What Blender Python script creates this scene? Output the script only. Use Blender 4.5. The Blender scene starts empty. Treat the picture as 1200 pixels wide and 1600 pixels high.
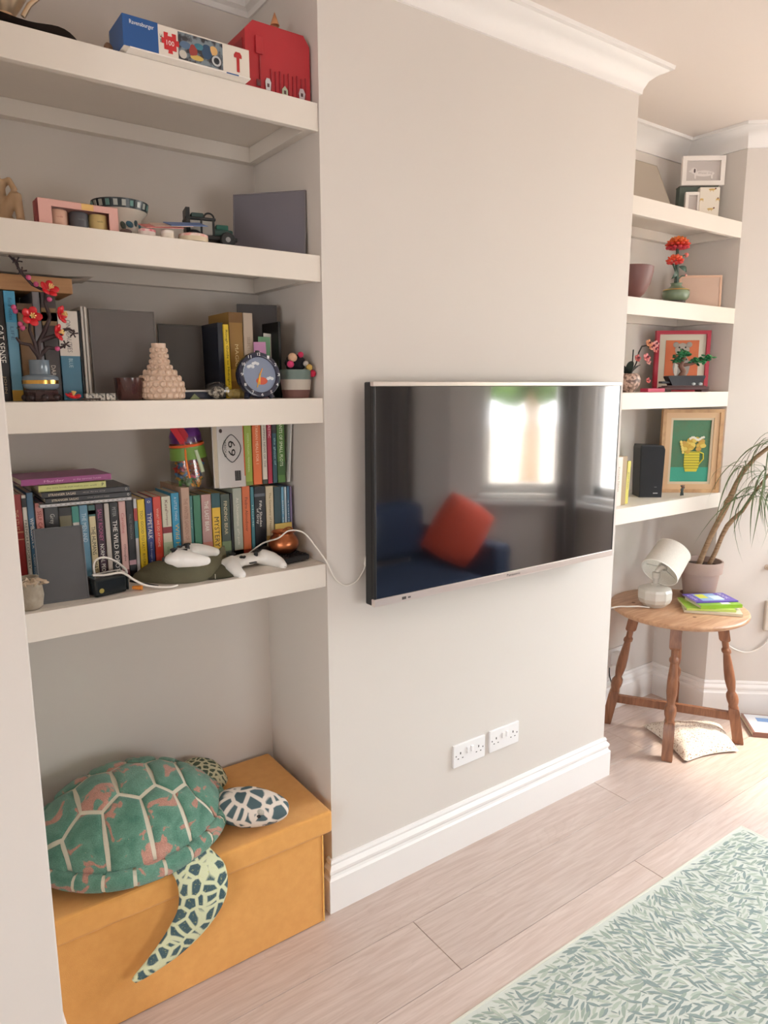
import bpy, bmesh, math, random
from mathutils import Vector, Matrix
random.seed(7)
SC = bpy.context.scene
COL = SC.collection
PI = math.pi
RAD = math.radians

# ------------------------------------------------------------------ camera
cam_d = bpy.data.cameras.new('camera')
cam = bpy.data.objects.new('camera', cam_d)
COL.objects.link(cam)
SC.camera = cam
pit, yaw, rol = RAD(10.0427), RAD(35.5168), RAD(0.1713)
fw = Vector((math.sin(yaw)*math.cos(pit), math.cos(yaw)*math.cos(pit), -math.sin(pit)))
rt0 = Vector((math.cos(yaw), -math.sin(yaw), 0))
dn0 = fw.cross(rt0)
rt = math.cos(rol)*rt0 + math.sin(rol)*dn0
dn = -math.sin(rol)*rt0 + math.cos(rol)*dn0
mw = Matrix((rt, -dn, -fw)).transposed().to_4x4()
mw.translation = Vector((0, -1.68, 1.5926))
cam.matrix_world = mw
cam_d.sensor_fit = 'VERTICAL'
cam_d.sensor_height = 36.0
cam_d.lens = 1103.76/1600*36.0
cam_d.clip_start = 0.02

# ------------------------------------------------------------------ world, sun, exposure
W = bpy.data.worlds.new('sky')
SC.world = W
W.use_nodes = True
nt = W.node_tree
bg = nt.nodes['Background']
tc = nt.nodes.new('ShaderNodeTexCoord')
sp = nt.nodes.new('ShaderNodeSeparateXYZ')
rp = nt.nodes.new('ShaderNodeValToRGB')
nt.links.new(tc.outputs['Generated'], sp.inputs[0])
nt.links.new(sp.outputs['Z'], rp.inputs[0])
nt.links.new(rp.outputs[0], bg.inputs[0])
rp.color_ramp.elements[0].position = 0.0
rp.color_ramp.elements[0].color = (0.80, 0.80, 0.80, 1)
rp.color_ramp.elements[1].position = 0.6
rp.color_ramp.elements[1].color = (1.62, 1.78, 1.9, 1)
bg.inputs[1].default_value = 10.0
sun_d = bpy.data.lights.new('sun', 'SUN')
sun_d.energy = 6.0
sun_d.angle = RAD(9)
sun_d.color = (1.0, 0.84, 0.64)
sun = bpy.data.objects.new('sun', sun_d)
COL.objects.link(sun)
sun.rotation_euler = Vector((0.81*math.cos(RAD(54)), -0.58*math.cos(RAD(54)), math.sin(RAD(54)))).to_track_quat('Z', 'Y').to_euler()
sun.location = (8, -6, 9)
SC.view_settings.view_transform = 'Standard'
SC.view_settings.look = 'None'
SC.view_settings.gamma = 1.0
SC.view_settings.use_curve_mapping = False
SC.view_settings.exposure = 0.54
SC.cycles.max_bounces = 10
SC.cycles.diffuse_bounces = 6
SC.cycles.sample_clamp_indirect = 6.0
SC.cycles.use_denoising = True


# ------------------------------------------------------------------ materials
def lin(c):
    r = []
    for v in c[:3]:
        v = v/255.0
        r.append(v/12.92 if v <= 0.04045 else ((v+0.055)/1.055)**2.4)
    return (r[0], r[1], r[2], 1)


def nd(m, kind, **kw):
    n = m.node_tree.nodes.new(kind)
    for k, v in kw.items():
        setattr(n, k, v)
    return n


MC = {}


def mat(rgb, rough=0.6, metal=0.0, noise=None, bump=None, spec=0.5, coat=0.0, trans=0.0, alt=None, key=None, sheen=0.0):
    """plain colour, optional second colour mixed in by noise, optional fine relief"""
    k = key or (tuple(rgb), rough, metal, noise, bump, spec, coat, trans, tuple(alt) if alt else None, sheen)
    if k in MC:
        return MC[k]
    m = bpy.data.materials.new('mat')
    m.use_nodes = True
    b = m.node_tree.nodes['Principled BSDF']
    L = m.node_tree.links.new
    b.inputs['Base Color'].default_value = lin(rgb)
    b.inputs['Roughness'].default_value = rough
    b.inputs['Metallic'].default_value = metal
    b.inputs['Specular IOR Level'].default_value = spec
    b.inputs['Coat Weight'].default_value = coat
    b.inputs['Transmission Weight'].default_value = trans
    if sheen:
        b.inputs['Sheen Weight'].default_value = sheen
        b.inputs['Sheen Roughness'].default_value = 0.5
    t = None
    if noise or bump:
        t = nd(m, 'ShaderNodeTexCoord')
    if noise:
        n = nd(m, 'ShaderNodeTexNoise')
        n.inputs['Scale'].default_value = noise[0]
        n.inputs['Detail'].default_value = 4
        L(t.outputs['Object'], n.inputs['Vector'])
        r = nd(m, 'ShaderNodeValToRGB')
        a = noise[1]
        r.color_ramp.elements[0].position = 0.5-a
        r.color_ramp.elements[1].position = 0.5+a
        c2 = alt if alt else [max(0, v*0.86) for v in rgb]
        r.color_ramp.elements[0].color = lin(c2)
        r.color_ramp.elements[1].color = lin(rgb)
        L(n.outputs['Fac'], r.inputs[0])
        L(r.outputs[0], b.inputs['Base Color'])
    if bump:
        n = nd(m, 'ShaderNodeTexNoise')
        n.inputs['Scale'].default_value = bump[0]
        n.inputs['Detail'].default_value = 3
        L(t.outputs['Object'], n.inputs['Vector'])
        p = nd(m, 'ShaderNodeBump')
        p.inputs['Strength'].default_value = bump[1]
        p.inputs['Distance'].default_value = 0.002
        L(n.outputs['Fac'], p.inputs['Height'])
        L(p.outputs[0], b.inputs['Normal'])
    MC[k] = m
    return m


def vor_spots(dark, light, scale, gap=0.12, alt=None, stretch=(1, 1, 1)):
    """dark rounded patches divided by light lines"""
    m = bpy.data.materials.new('spots')
    m.use_nodes = True
    b = m.node_tree.nodes['Principled BSDF']
    L = m.node_tree.links.new
    t = nd(m, 'ShaderNodeTexCoord')
    mp = nd(m, 'ShaderNodeMapping')
    mp.inputs['Scale'].default_value = stretch
    v = nd(m, 'ShaderNodeTexVoronoi', feature='DISTANCE_TO_EDGE')
    v.inputs['Scale'].default_value = scale
    n = nd(m, 'ShaderNodeTexNoise')
    n.inputs['Scale'].default_value = scale*.6
    n.inputs['Detail'].default_value = 0
    L(t.outputs['Object'], n.inputs['Vector'])
    mx = nd(m, 'ShaderNodeMix', data_type='VECTOR')
    mx.inputs[0].default_value = 0.010
    L(t.outputs['Object'], mp.inputs[0])
    L(mp.outputs[0], mx.inputs[4])
    L(n.outputs['Color'], mx.inputs[5])
    L(mx.outputs[1], v.inputs['Vector'])
    r = nd(m, 'ShaderNodeValToRGB')
    r.color_ramp.elements[0].position = gap
    r.color_ramp.elements[1].position = gap+0.07
    r.color_ramp.elements[0].color = lin(light)
    r.color_ramp.elements[1].color = lin(dark)
    L(v.outputs['Distance'], r.inputs[0])
    out = r.outputs[0]
    if alt:
        n2 = nd(m, 'ShaderNodeTexNoise')
        n2.inputs['Scale'].default_value = 260
        L(t.outputs['Object'], n2.inputs['Vector'])
        r2 = nd(m, 'ShaderNodeValToRGB')
        r2.color_ramp.elements[0].position = 0.60
        r2.color_ramp.elements[1].position = 0.80
        r2.color_ramp.elements[0].color = (0, 0, 0, 1)
        r2.color_ramp.elements[1].color = (1, 1, 1, 1)
        L(n2.outputs['Fac'], r2.inputs[0])
        m2 = nd(m, 'ShaderNodeMix', data_type='RGBA')
        m2.inputs[7].default_value = lin(alt)
        L(r2.outputs[0], m2.inputs[0])
        L(out, m2.inputs[6])
        out = m2.outputs[2]
    L(out, b.inputs['Base Color'])
    b.inputs['Roughness'].default_value = 0.95
    b.inputs['Specular IOR Level'].default_value = 0.1
    n3 = nd(m, 'ShaderNodeTexNoise')
    n3.inputs['Scale'].default_value = 500
    p = nd(m, 'ShaderNodeBump')
    p.inputs['Strength'].default_value = 0.5
    p.inputs['Distance'].default_value = 0.002
    L(t.outputs['Object'], n3.inputs['Vector'])
    L(n3.outputs['Fac'], p.inputs['Height'])
    L(p.outputs[0], b.inputs['Normal'])
    return m


def wood(c1, c2, scale=6.0, rough=0.4, stretch=(1, 14, 14), rnd=False, knots=False, bumpy=0.15):
    m = bpy.data.materials.new('wood')
    m.use_nodes = True
    b = m.node_tree.nodes['Principled BSDF']
    L = m.node_tree.links.new
    t = nd(m, 'ShaderNodeTexCoord')
    mp = nd(m, 'ShaderNodeMapping')
    mp.inputs['Scale'].default_value = stretch
    vec = t.outputs['Object']
    if rnd:
        oi = nd(m, 'ShaderNodeObjectInfo')
        ml = nd(m, 'ShaderNodeVectorMath', operation='SCALE')
        cb = nd(m, 'ShaderNodeCombineXYZ')
        L(oi.outputs['Random'], cb.inputs[0])
        L(oi.outputs['Random'], cb.inputs[1])
        L(cb.outputs[0], ml.inputs[0])
        ml.inputs['Scale'].default_value = 37.0
        ad = nd(m, 'ShaderNodeVectorMath', operation='ADD')
        L(vec, ad.inputs[0])
        L(ml.outputs[0], ad.inputs[1])
        vec = ad.outputs[0]
    L(vec, mp.inputs[0])
    n = nd(m, 'ShaderNodeTexNoise')
    n.inputs['Scale'].default_value = scale
    n.inputs['Detail'].default_value = 8
    n.inputs['Distortion'].default_value = 0.6
    L(mp.outputs[0], n.inputs['Vector'])
    r = nd(m, 'ShaderNodeValToRGB')
    r.color_ramp.elements[0].position = 0.3
    r.color_ramp.elements[1].position = 0.68
    r.color_ramp.elements[0].color = lin(c2)
    r.color_ramp.elements[1].color = lin(c1)
    L(n.outputs['Fac'], r.inputs[0])
    out = r.outputs[0]
    if rnd:
        # cathedral grain lines
        w = nd(m, 'ShaderNodeTexNoise')
        mp2 = nd(m, 'ShaderNodeMapping')
        mp2.inputs['Scale'].default_value = (.8, 8, 8)
        L(vec, mp2.inputs[0])
        w.inputs['Scale'].default_value = 1.6
        w.inputs['Detail'].default_value = 1
        L(mp2.outputs[0], w.inputs['Vector'])
        mm = nd(m, 'ShaderNodeMath', operation='MULTIPLY')
        mm.inputs[1].default_value = 26
        L(w.outputs['Fac'], mm.inputs[0])
        fr = nd(m, 'ShaderNodeMath', operation='FRACT')
        L(mm.outputs[0], fr.inputs[0])
        r3 = nd(m, 'ShaderNodeValToRGB')
        r3.color_ramp.elements[0].position = 0.0
        r3.color_ramp.elements[0].color = (0.80, 0.77, 0.74, 1)
        r3.color_ramp.elements[1].position = 0.35
        r3.color_ramp.elements[1].color = (1, 1, 1, 1)
        L(fr.outputs[0], r3.inputs[0])
        mx = nd(m, 'ShaderNodeMix', data_type='RGBA', blend_type='MULTIPLY')
        mx.inputs[0].default_value = 0.26
        L(out, mx.inputs[6])
        L(r3.outputs[0], mx.inputs[7])
        hs = nd(m, 'ShaderNodeHueSaturation')
        mr = nd(m, 'ShaderNodeMapRange')
        mr.inputs[3].default_value = 0.86
        mr.inputs[4].default_value = 1.08
        L(oi.outputs['Random'], mr.inputs[0])
        L(mr.outputs[0], hs.inputs['Value'])
        L(mx.outputs[2], hs.inputs['Color'])
        out = hs.outputs[0]
    if knots:
        v = nd(m, 'ShaderNodeTexVoronoi')
        v.inputs['Scale'].default_value = 1.0
        mp3 = nd(m, 'ShaderNodeMapping')
        mp3.inputs['Scale'].default_value = (2.2, 4.0, 1)
        L(vec, mp3.inputs[0])
        L(mp3.outputs[0], v.inputs['Vector'])
        r4 = nd(m, 'ShaderNodeValToRGB')
        r4.color_ramp.elements[0].position = 0.02
        r4.color_ramp.elements[0].color = (0.42, 0.36, 0.32, 1)
        r4.color_ramp.elements[1].position = 0.075
        r4.color_ramp.elements[1].color = (1, 1, 1, 1)
        L(v.outputs['Distance'], r4.inputs[0])
        mx = nd(m, 'ShaderNodeMix', data_type='RGBA', blend_type='MULTIPLY')
        mx.inputs[0].default_value = 0.6
        L(out, mx.inputs[6])
        L(r4.outputs[0], mx.inputs[7])
        out = mx.outputs[2]
    L(out, b.inputs['Base Color'])
    b.inputs['Roughness'].default_value = rough
    p = nd(m, 'ShaderNodeBump')
    p.inputs['Strength'].default_value = bumpy
    p.inputs['Distance'].default_value = 0.002
    L(n.outputs['Fac'], p.inputs['Height'])
    L(p.outputs[0], b.inputs['Normal'])
    return m


def soft_print(c1, c2, scale=3.0, rough=0.55):
    """a print that fades softly between two tones"""
    return mat(c1, rough, noise=(scale, 0.28), alt=c2)


# ------------------------------------------------------------------ mesh builder
class MB:
    def __init__(s):
        s.b = bmesh.new()

    def box(s, c, d, bev=0.0, seg=2, M=None):
        s.seal(True)
        vs = bmesh.ops.create_cube(s.b, size=1)['verts']
        for v in vs:
            v.co = Vector((v.co.x*d[0]+c[0], v.co.y*d[1]+c[1], v.co.z*d[2]+c[2]))
            if M is not None:
                v.co = M @ v.co
        if bev > 0:
            es = list({e for v in vs for e in v.link_edges})
            bmesh.ops.bevel(s.b, geom=es, offset=bev, segments=seg, profile=0.5, affect='EDGES')
        ax = [Vector(q) for q in ((1, 0, 0), (0, 1, 0), (0, 0, 1))]
        if M is not None:
            ax = [(M.to_3x3() @ q).normalized() for q in ax]
        for f in s.b.faces:
            if not f.tag:
                f.normal_update()
                f.smooth = max(abs(f.normal.dot(q)) for q in ax) < 0.999
                f.tag = True
        return s

    def seal(s, smooth):
        for f in s.b.faces:
            if not f.tag:
                f.smooth = smooth
                f.tag = True

    def b2(s, p0, p1, bev=0.0, seg=2, M=None):
        c = [(a+b)/2 for a, b in zip(p0, p1)]
        d = [abs(b-a) for a, b in zip(p0, p1)]
        return s.box(c, d, bev, seg, M)

    def lathe(s, prof, seg=24, M=None, c=(0, 0, 0), sx=1, sy=1):
        rings = []
        for r, z in prof:
            if r < 1e-6:
                p = Vector((c[0], c[1], c[2]+z))
                rings.append([s.b.verts.new(M @ p if M is not None else p)])
            else:
                ring = []
                for i in range(seg):
                    a = 2*PI*i/seg
                    p = Vector((c[0]+r*sx*math.cos(a), c[1]+r*sy*math.sin(a), c[2]+z))
                    ring.append(s.b.verts.new(M @ p if M is not None else p))
                rings.append(ring)
        s._skin(rings, True)
        return s

    def _skin(s, rings, closed):
        for A, B in zip(rings, rings[1:]):
            if len(A) == 1 and len(B) == 1:
                continue
            n = max(len(A), len(B))
            rng = range(n) if closed else range(n-1)
            for i in rng:
                j = (i+1) % n
                try:
                    if len(A) == 1:
                        s.b.faces.new((A[0], B[j], B[i]))
                    elif len(B) == 1:
                        s.b.faces.new((A[i], A[j], B[0]))
                    else:
                        s.b.faces.new((A[i], A[j], B[j], B[i]))
                except ValueError:
                    pass

    def rings(s, pts, closed=True, caps=True):
        R = [[s.b.verts.new(Vector(p)) for p in r] for r in pts]
        s._skin(R, closed)
        if caps:
            for r in (R[0], R[-1]):
                if len(r) > 2:
                    try:
                        s.b.faces.new(r)
                    except ValueError:
                        pass
        return s

    def tube(s, pts, rad, seg=8, caps=True):
        P = [Vector(p) for p in pts]
        rr = rad if isinstance(rad, (list, tuple)) else [rad]*len(P)
        up = None
        out = []
        for i, p in enumerate(P):
            d = (P[min(i+1, len(P)-1)]-P[max(i-1, 0)]).normalized()
            if up is None:
                up = Vector((0, 0, 1)) if abs(d.z) < 0.9 else Vector((1, 0, 0))
            u = (up-d*up.dot(d))
            if u.length < 1e-6:
                u = d.orthogonal()
            u.normalize()
            w = d.cross(u)
            up = u
            out.append([p+rr[i]*(math.cos(2*PI*k/seg)*u+math.sin(2*PI*k/seg)*w) for k in range(seg)])
        return s.rings(out, True, caps)

    def cord(s, pts, rad, seg=8):
        P = [Vector(p) for p in pts]
        out = []
        n = len(P)
        for i in range(n-1):
            p0, p1, p2, p3 = P[max(0, i-1)], P[i], P[i+1], P[min(n-1, i+2)]
            for k in range(6):
                t = k/6
                out.append(.5*((2*p1)+(p2-p0)*t+(2*p0-5*p1+4*p2-p3)*t*t+(3*p1-p0-3*p2+p3)*t**3))
        out.append(P[-1])
        return s.tube(out, rad, seg)

    def ell(s, c, r, M=None, u=16, v=10):
        vs = bmesh.ops.create_uvsphere(s.b, u_segments=u, v_segments=v, radius=1)['verts']
        for q in vs:
            p = Vector((q.co.x*r[0], q.co.y*r[1], q.co.z*r[2]))
            if M is not None:
                p = M @ p
            q.co = p+Vector(c)
        return s

    def prism(s, poly, y0, y1, M=None):
        """polygon in x,z extruded along y"""
        s.seal(True)
        T = (lambda p: M @ Vector(p)) if M is not None else Vector
        A = [s.b.verts.new(T((x, y0, z))) for x, z in poly]
        B = [s.b.verts.new(T((x, y1, z))) for x, z in poly]
        n = len(poly)
        s.b.faces.new(A)
        s.b.faces.new(B[::-1])
        for i in range(n):
            j = (i+1) % n
            s.b.faces.new((A[i], B[i], B[j], A[j]))
        s.seal(False)
        return s

    def zprism(s, poly, z0, z1, M=None):
        """polygon in x,y extruded along z"""
        s.seal(True)
        T = (lambda p: M @ Vector(p)) if M is not None else Vector
        A = [s.b.verts.new(T((x, y, z0))) for x, y in poly]
        B = [s.b.verts.new(T((x, y, z1))) for x, y in poly]
        n = len(poly)
        s.b.faces.new(A)
        s.b.faces.new(B[::-1])
        for i in range(n):
            j = (i+1) % n
            s.b.faces.new((A[i], B[i], B[j], A[j]))
        s.seal(False)
        return s

    def grid(s, fn, nu, nv):
        V = [[s.b.verts.new(Vector(fn(i/nu, j/nv))) for j in range(nv+1)] for i in range(nu+1)]
        for i in range(nu):
            for j in range(nv):
                s.b.faces.new((V[i][j], V[i+1][j], V[i+1][j+1], V[i][j+1]))
        return s

    def sweep(s, path, prof, closed_prof=True):
        """profile (out, z) swept along a plan polyline with mitred corners; out is to the path's right-hand side"""
        P = [Vector((p[0], p[1])) for p in path]
        out = []
        for i, p in enumerate(P):
            n = []
            if i > 0:
                d = (p-P[i-1]).normalized()
                n.append(Vector((d.y, -d.x)))
            if i < len(P)-1:
                d = (P[i+1]-p).normalized()
                n.append(Vector((d.y, -d.x)))
            if len(n) == 2:
                h = (n[0]+n[1]).normalized()
                h = h/max(0.2, h.dot(n[0]))
            else:
                h = n[0]
            out.append([(p.x+h.x*o, p.y+h.y*o, z) for o, z in prof])
        return s.rings(out, closed_prof, True)

    def mesh(s, sharp=50, name='mesh', smooth=True):
        s.seal(smooth)
        bmesh.ops.recalc_face_normals(s.b, faces=s.b.faces[:])
        me = bpy.data.meshes.new(name)
        s.b.to_mesh(me)
        s.b.free()
        fl = [False]*len(me.polygons)
        me.polygons.foreach_get('use_smooth', fl)
        me.set_sharp_from_angle(angle=RAD(sharp))
        me.polygons.foreach_set('use_smooth', fl)
        return me


def link(name, me, m=None, parent=None, loc=None, rot=None):
    o = bpy.data.objects.new(name, me)
    COL.objects.link(o)
    if m is not None and not me.materials:
        me.materials.append(m)
    if parent is not None:
        o.parent = parent
    if loc is not None:
        o.location = loc
    if rot is not None:
        o.rotation_euler = rot
    return o


def obj(name, mb, m, parent=None, loc=None, rot=None, sharp=50, smooth=True):
    return link(name, mb.mesh(sharp, name, smooth), m, parent, loc, rot)


def tag(o, label, cat, group=None):
    o['label'] = label
    o['category'] = cat
    if group:
        o['group'] = group
    return o


def thing(name, label, cat, loc=(0, 0, 0), rz=0.0, group=None, rot=None):
    o = bpy.data.objects.new(name, None)
    o.empty_display_size = 0.05
    COL.objects.link(o)
    o.location = loc
    o.rotation_euler = rot if rot is not None else (0, 0, rz)
    return tag(o, label, cat, group)


def struct(name, mb, m, parent=None, sharp=50):
    o = obj(name, mb, m, parent, sharp=sharp)
    if parent is None:
        o['kind'] = 'structure'
    return o


def blob(parts, voxel=0.004, smooth=6):
    """closed shapes merged into one continuous skin"""
    mb = MB()
    for p in parts:
        p(mb)
    me = mb.mesh()
    o = bpy.data.objects.new('tmp', me)
    COL.objects.link(o)
    r = o.modifiers.new('r', 'REMESH')
    r.mode = 'VOXEL'
    r.voxel_size = voxel
    r.use_smooth_shade = True
    k = o.modifiers.new('s', 'SMOOTH')
    k.iterations = smooth
    dg = bpy.context.evaluated_depsgraph_get()
    out = bpy.data.meshes.new_from_object(o.evaluated_get(dg))
    bpy.data.objects.remove(o)
    for p in out.polygons:
        p.use_smooth = True
    return out


FACE = Matrix(((1, 0, 0, 0), (0, 0, -1, 0), (0, 1, 0, 0), (0, 0, 0, 1)))      # text x -> x, y -> z, facing -y
DOWN = Matrix(((0, 1, 0, 0), (0, 0, -1, 0), (-1, 0, 0, 0), (0, 0, 0, 1)))     # reads downwards, facing -y
FLAT = Matrix.Identity(4)                                                      # lying, facing up


def text(s, m, parent, M, c, w, h, name='lettering', keep=False):
    cu = bpy.data.curves.new('t', 'FONT')
    cu.body = s
    cu.size = 1
    cu.resolution_u = 2
    to = bpy.data.objects.new('t', cu)
    me = bpy.data.meshes.new_from_object(to)
    bpy.data.objects.remove(to)
    xs = [v.co.x for v in me.vertices]
    ys = [v.co.y for v in me.vertices]
    x0, x1, y0, y1 = min(xs), max(xs), min(ys), max(ys)
    sx = w/(x1-x0)
    sy = h/(y1-y0)
    if keep:
        sx = sy = min(sx, sy)
    for v in me.vertices:
        v.co = Vector(c)+M.to_3x3() @ Vector(((v.co.x-(x0+x1)/2)*sx, (v.co.y-(y0+y1)/2)*sy, 0))
    me.name = name
    return link(name, me, m, parent)


# common materials
def wall_mat(rgb):
    return mat(rgb, 0.75, noise=(1.3, 0.4), alt=[v*0.975 for v in rgb], bump=(90, 0.05), spec=0.25)


M_WALL = wall_mat((222, 215, 208))
M_SHELF = mat((229, 221, 211), 0.45, spec=0.35)
M_CEIL = mat((234, 224, 216), 0.85, spec=0.2)
M_TRIM = mat((240, 237, 234), 0.35, spec=0.4)
M_WHITE = mat((240, 238, 236), 0.35)
M_BLACK = mat((18, 18, 20), 0.4)
M_PAGES = mat((226, 214, 192), 0.8, bump=(300, 0.3))
M_CORD = mat((232, 226, 218), 0.45)

# ------------------------------------------------------------------ structure
XL, XR, XE = 0.9996, 2.3093, 3.1947     # chimney breast sides, end wall
YB = 0.385                              # back of the alcoves
XN = 0.198                              # nib pier
CE = 2.69                               # ceiling
YE = 0.076                              # corner of end wall and bay
YO = -3.2                               # opposite wall
BA = (XE, YE)
BB = (XE+0.765*0.85, YE-0.645*0.85)
BC = (BB[0], -1.646)
BD = (XE, -2.194)
XW = -2.6

struct('wall_chimney', MB().b2((XL, 0, 0), (XR, 0.6, CE)), M_WALL)
struct('wall_alcove_back', MB().b2((XN, YB, 0), (XL+.001, 0.6, CE)).b2((XR-.001, YB-.015, 0), (XE+.1, 0.6, CE)), M_WALL)
struct('wall_pier', MB().b2((-1.2, -0.2, 0), (XN, 0.6, CE), bev=0.003), M_WALL)
struct('wall_party', MB().b2((XW, 0.3, 0), (-1.2, 0.6, CE)), M_WALL)
struct('wall_rear', MB().b2((XW-.1, YO, 0), (XW, 0.6, 0.75)).b2((XW-.1, YO, 2.0), (XW, 0.6, CE)).b2((XW-.1, YO, .75), (XW, -3.0, 2.0)).b2((XW-.1, -1.9, .75), (XW, 0.6, 2.0)), M_WALL)
struct('wall_opposite', MB().b2((XW, YO-.1, 0), (1.0, YO, CE)).b2((2.0, YO-.1, 0), (XE+.1, YO, CE)).b2((1.0, YO-.1, 0), (2.0, YO, .85)).b2((1.0, YO-.1, 1.65), (2.0, YO, CE)), M_WALL)
struct('wall_end', MB().zprism([(XE, YE), (XE, .6), (XE+.14, .6), (XE+.14, YE-.02)], 0, CE)
       .b2((XE, YO, 0), (XE+.14, BD[1], CE)), M_WALL)


def holed(mb, A, B, s0, s1, z0, z1, t=0.12):
    """wall from A to B in plan (thickness outwards) with a window hole between s0..s1, z0..z1"""
    A = Vector(A)
    B = Vector(B)
    d = (B-A).normalized()
    n = Vector((-d.y, d.x))         # outwards for our bay order
    Lg = (B-A).length

    def seg(a, b, za, zb):
        p = [A+d*a, A+d*b, A+d*b+n*t, A+d*a+n*t]
        mb.zprism([(q.x, q.y) for q in p], za, zb)
    seg(0, s0, 0, CE)
    seg(s1, Lg, 0, CE)
    seg(s0, s1, 0, z0)
    seg(s0, s1, z1, CE)


SZ0, SZ1 = 0.87, 2.32
WINS = [(BA, BB, 0.37, 0.78), (BB, BC, 0.14, 1.03), (BC, BD, 0.084, 0.62)]
for nm, (A, B, s0, s1) in zip(('wall_bay_near', 'wall_bay_front', 'wall_bay_far'), WINS):
    mb = MB()
    holed(mb, A, B, s0, s1, SZ0, SZ1)
    struct(nm, mb, M_WALL)
M_PANE = bpy.data.materials.new('pane')
M_PANE.use_nodes = True
_n = M_PANE.node_tree.nodes
_n.remove(_n['Principled BSDF'])
_tr, _gl, _mx = _n.new('ShaderNodeBsdfTransparent'), _n.new('ShaderNodeBsdfGlossy'), _n.new('ShaderNodeMixShader')
_gl.inputs['Roughness'].default_value = 0.02
_mx.inputs[0].default_value = 0.07
M_PANE.node_tree.links.new(_tr.outputs[0], _mx.inputs[1])
M_PANE.node_tree.links.new(_gl.outputs[0], _mx.inputs[2])
M_PANE.node_tree.links.new(_mx.outputs[0], _n['Material Output'].inputs[0])


def window(idx, A, B, s0, s1, z0, z1):
    A = Vector(A)
    B = Vector(B)
    d = (B-A).normalized()
    n = Vector((-d.y, d.x))
    th = math.atan2(d.y, d.x)
    o = bpy.data.objects.new('window_%d' % idx, None)
    COL.objects.link(o)
    p = A+d*s0+n*0.06
    o.location = (p.x, p.y, z0)
    o.rotation_euler = (0, 0, th)
    o['kind'] = 'structure'
    w, h = s1-s0, z1-z0
    f = MB()
    for x0, x1, a, b in ((0, .045, 0, h), (w-.045, w, 0, h), (0, w, 0, .06), (0, w, h-.05, h), (0, w, h*.52-.02, h*.52+.02)):
        f.b2((x0, -.025, a), (x1, .025, b))
    obj('window_frame', f, M_TRIM, o)
    obj('pane', MB().b2((.045, -.002, .06), (w-.045, .002, h-.05)), M_PANE, o)
    obj('window_sill', MB().b2((-.03, -.11, -.035), (w+.03, .02, 0), bev=.006), M_TRIM, o)
    pd = bpy.data.lights.new('portal', 'AREA')
    pd.shape = 'RECTANGLE'
    pd.size, pd.size_y = w, h
    pd.cycles.is_portal = True
    po = bpy.data.objects.new('portal', pd)
    COL.objects.link(po)
    q = A+d*(s0+w/2)+n*0.09
    po.location = (q.x, q.y, z0+h/2)
    po.rotation_euler = Vector((n.x, n.y, 0)).to_track_quat('Z', 'Y').to_euler()
    return o


for i, (A, B, s0, s1) in enumerate(WINS):
    window(i+1, A, B, s0, s1, SZ0, SZ1)
window(4, (XW, YO), (XW, 0.6), 0.2, 1.3, 0.75, 2.0)  # unseen rear window, added as fill light from behind the camera
window(5, (XE, YO), (XW, YO), XE-2.0, XE-1.0, 0.85, 1.65)  # invented opening in the opposite wall, added to brighten the near alcove
struct('trim_3', MB().sweep([BD, BC, BB, (BA[0]+.765*.37, BA[1]-.645*.37)], [(0, .80), (-.10, .80), (-.10, .83), (0, .83)]), M_TRIM)
struct('ceiling', MB().b2((XW, YO, CE), (4.3, .6, CE+.1)), M_CEIL)

# cornice along chimney breast, alcoves, bay; skirting likewise (paths run with the room on the right-hand side)
cor = [(0, CE-.085), (.008, CE-.085), (.010, CE-.07), (.022, CE-.045), (.045, CE-.026), (.066, CE-.018), (.070, CE-.014), (.082, CE-.012), (.084, CE), (0, CE)]
bead = [(0, CE-.05), (.006, CE-.05), (.008, CE-.036), (.022, CE-.030), (.026, CE-.016), (.040, CE-.012), (.042, CE), (0, CE)]
struct('trim_1', MB().sweep([(XL, .10), (XL, 0), (XR, 0), (XR, YB-.015), (XE, YB-.015), BA, BB, BC, BD, (XE, YO)], cor), M_TRIM, sharp=25)
struct('trim_2', MB().sweep([(XN, 0), (XN, YB), (XL, YB), (XL, .10)], bead), M_TRIM, sharp=25)
skp = [(0, 0), (.022, 0), (.022, .108), (.016, .114), (.014, .122), (.018, .130), (.018, .138), (.012, .146), (.008, .150), (.010, .158), (.006, .166), (0, .167)]
struct('baseboard_chimney', MB().sweep([(XL, .02), (XL, 0), (XR, 0), (XR, YB-.015), (XE, YB-.015), BA, BB, BC, BD, (XE, YO)], skp), M_TRIM, sharp=25)
struct('baseboard_pier', MB().sweep([(-1.2, -.2), (XN, -.2), (XN, .385)], skp), M_TRIM, sharp=25)
struct('baseboard_opposite', MB().sweep([(XE, YO), (XW, YO)], skp), M_TRIM, sharp=25)

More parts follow.
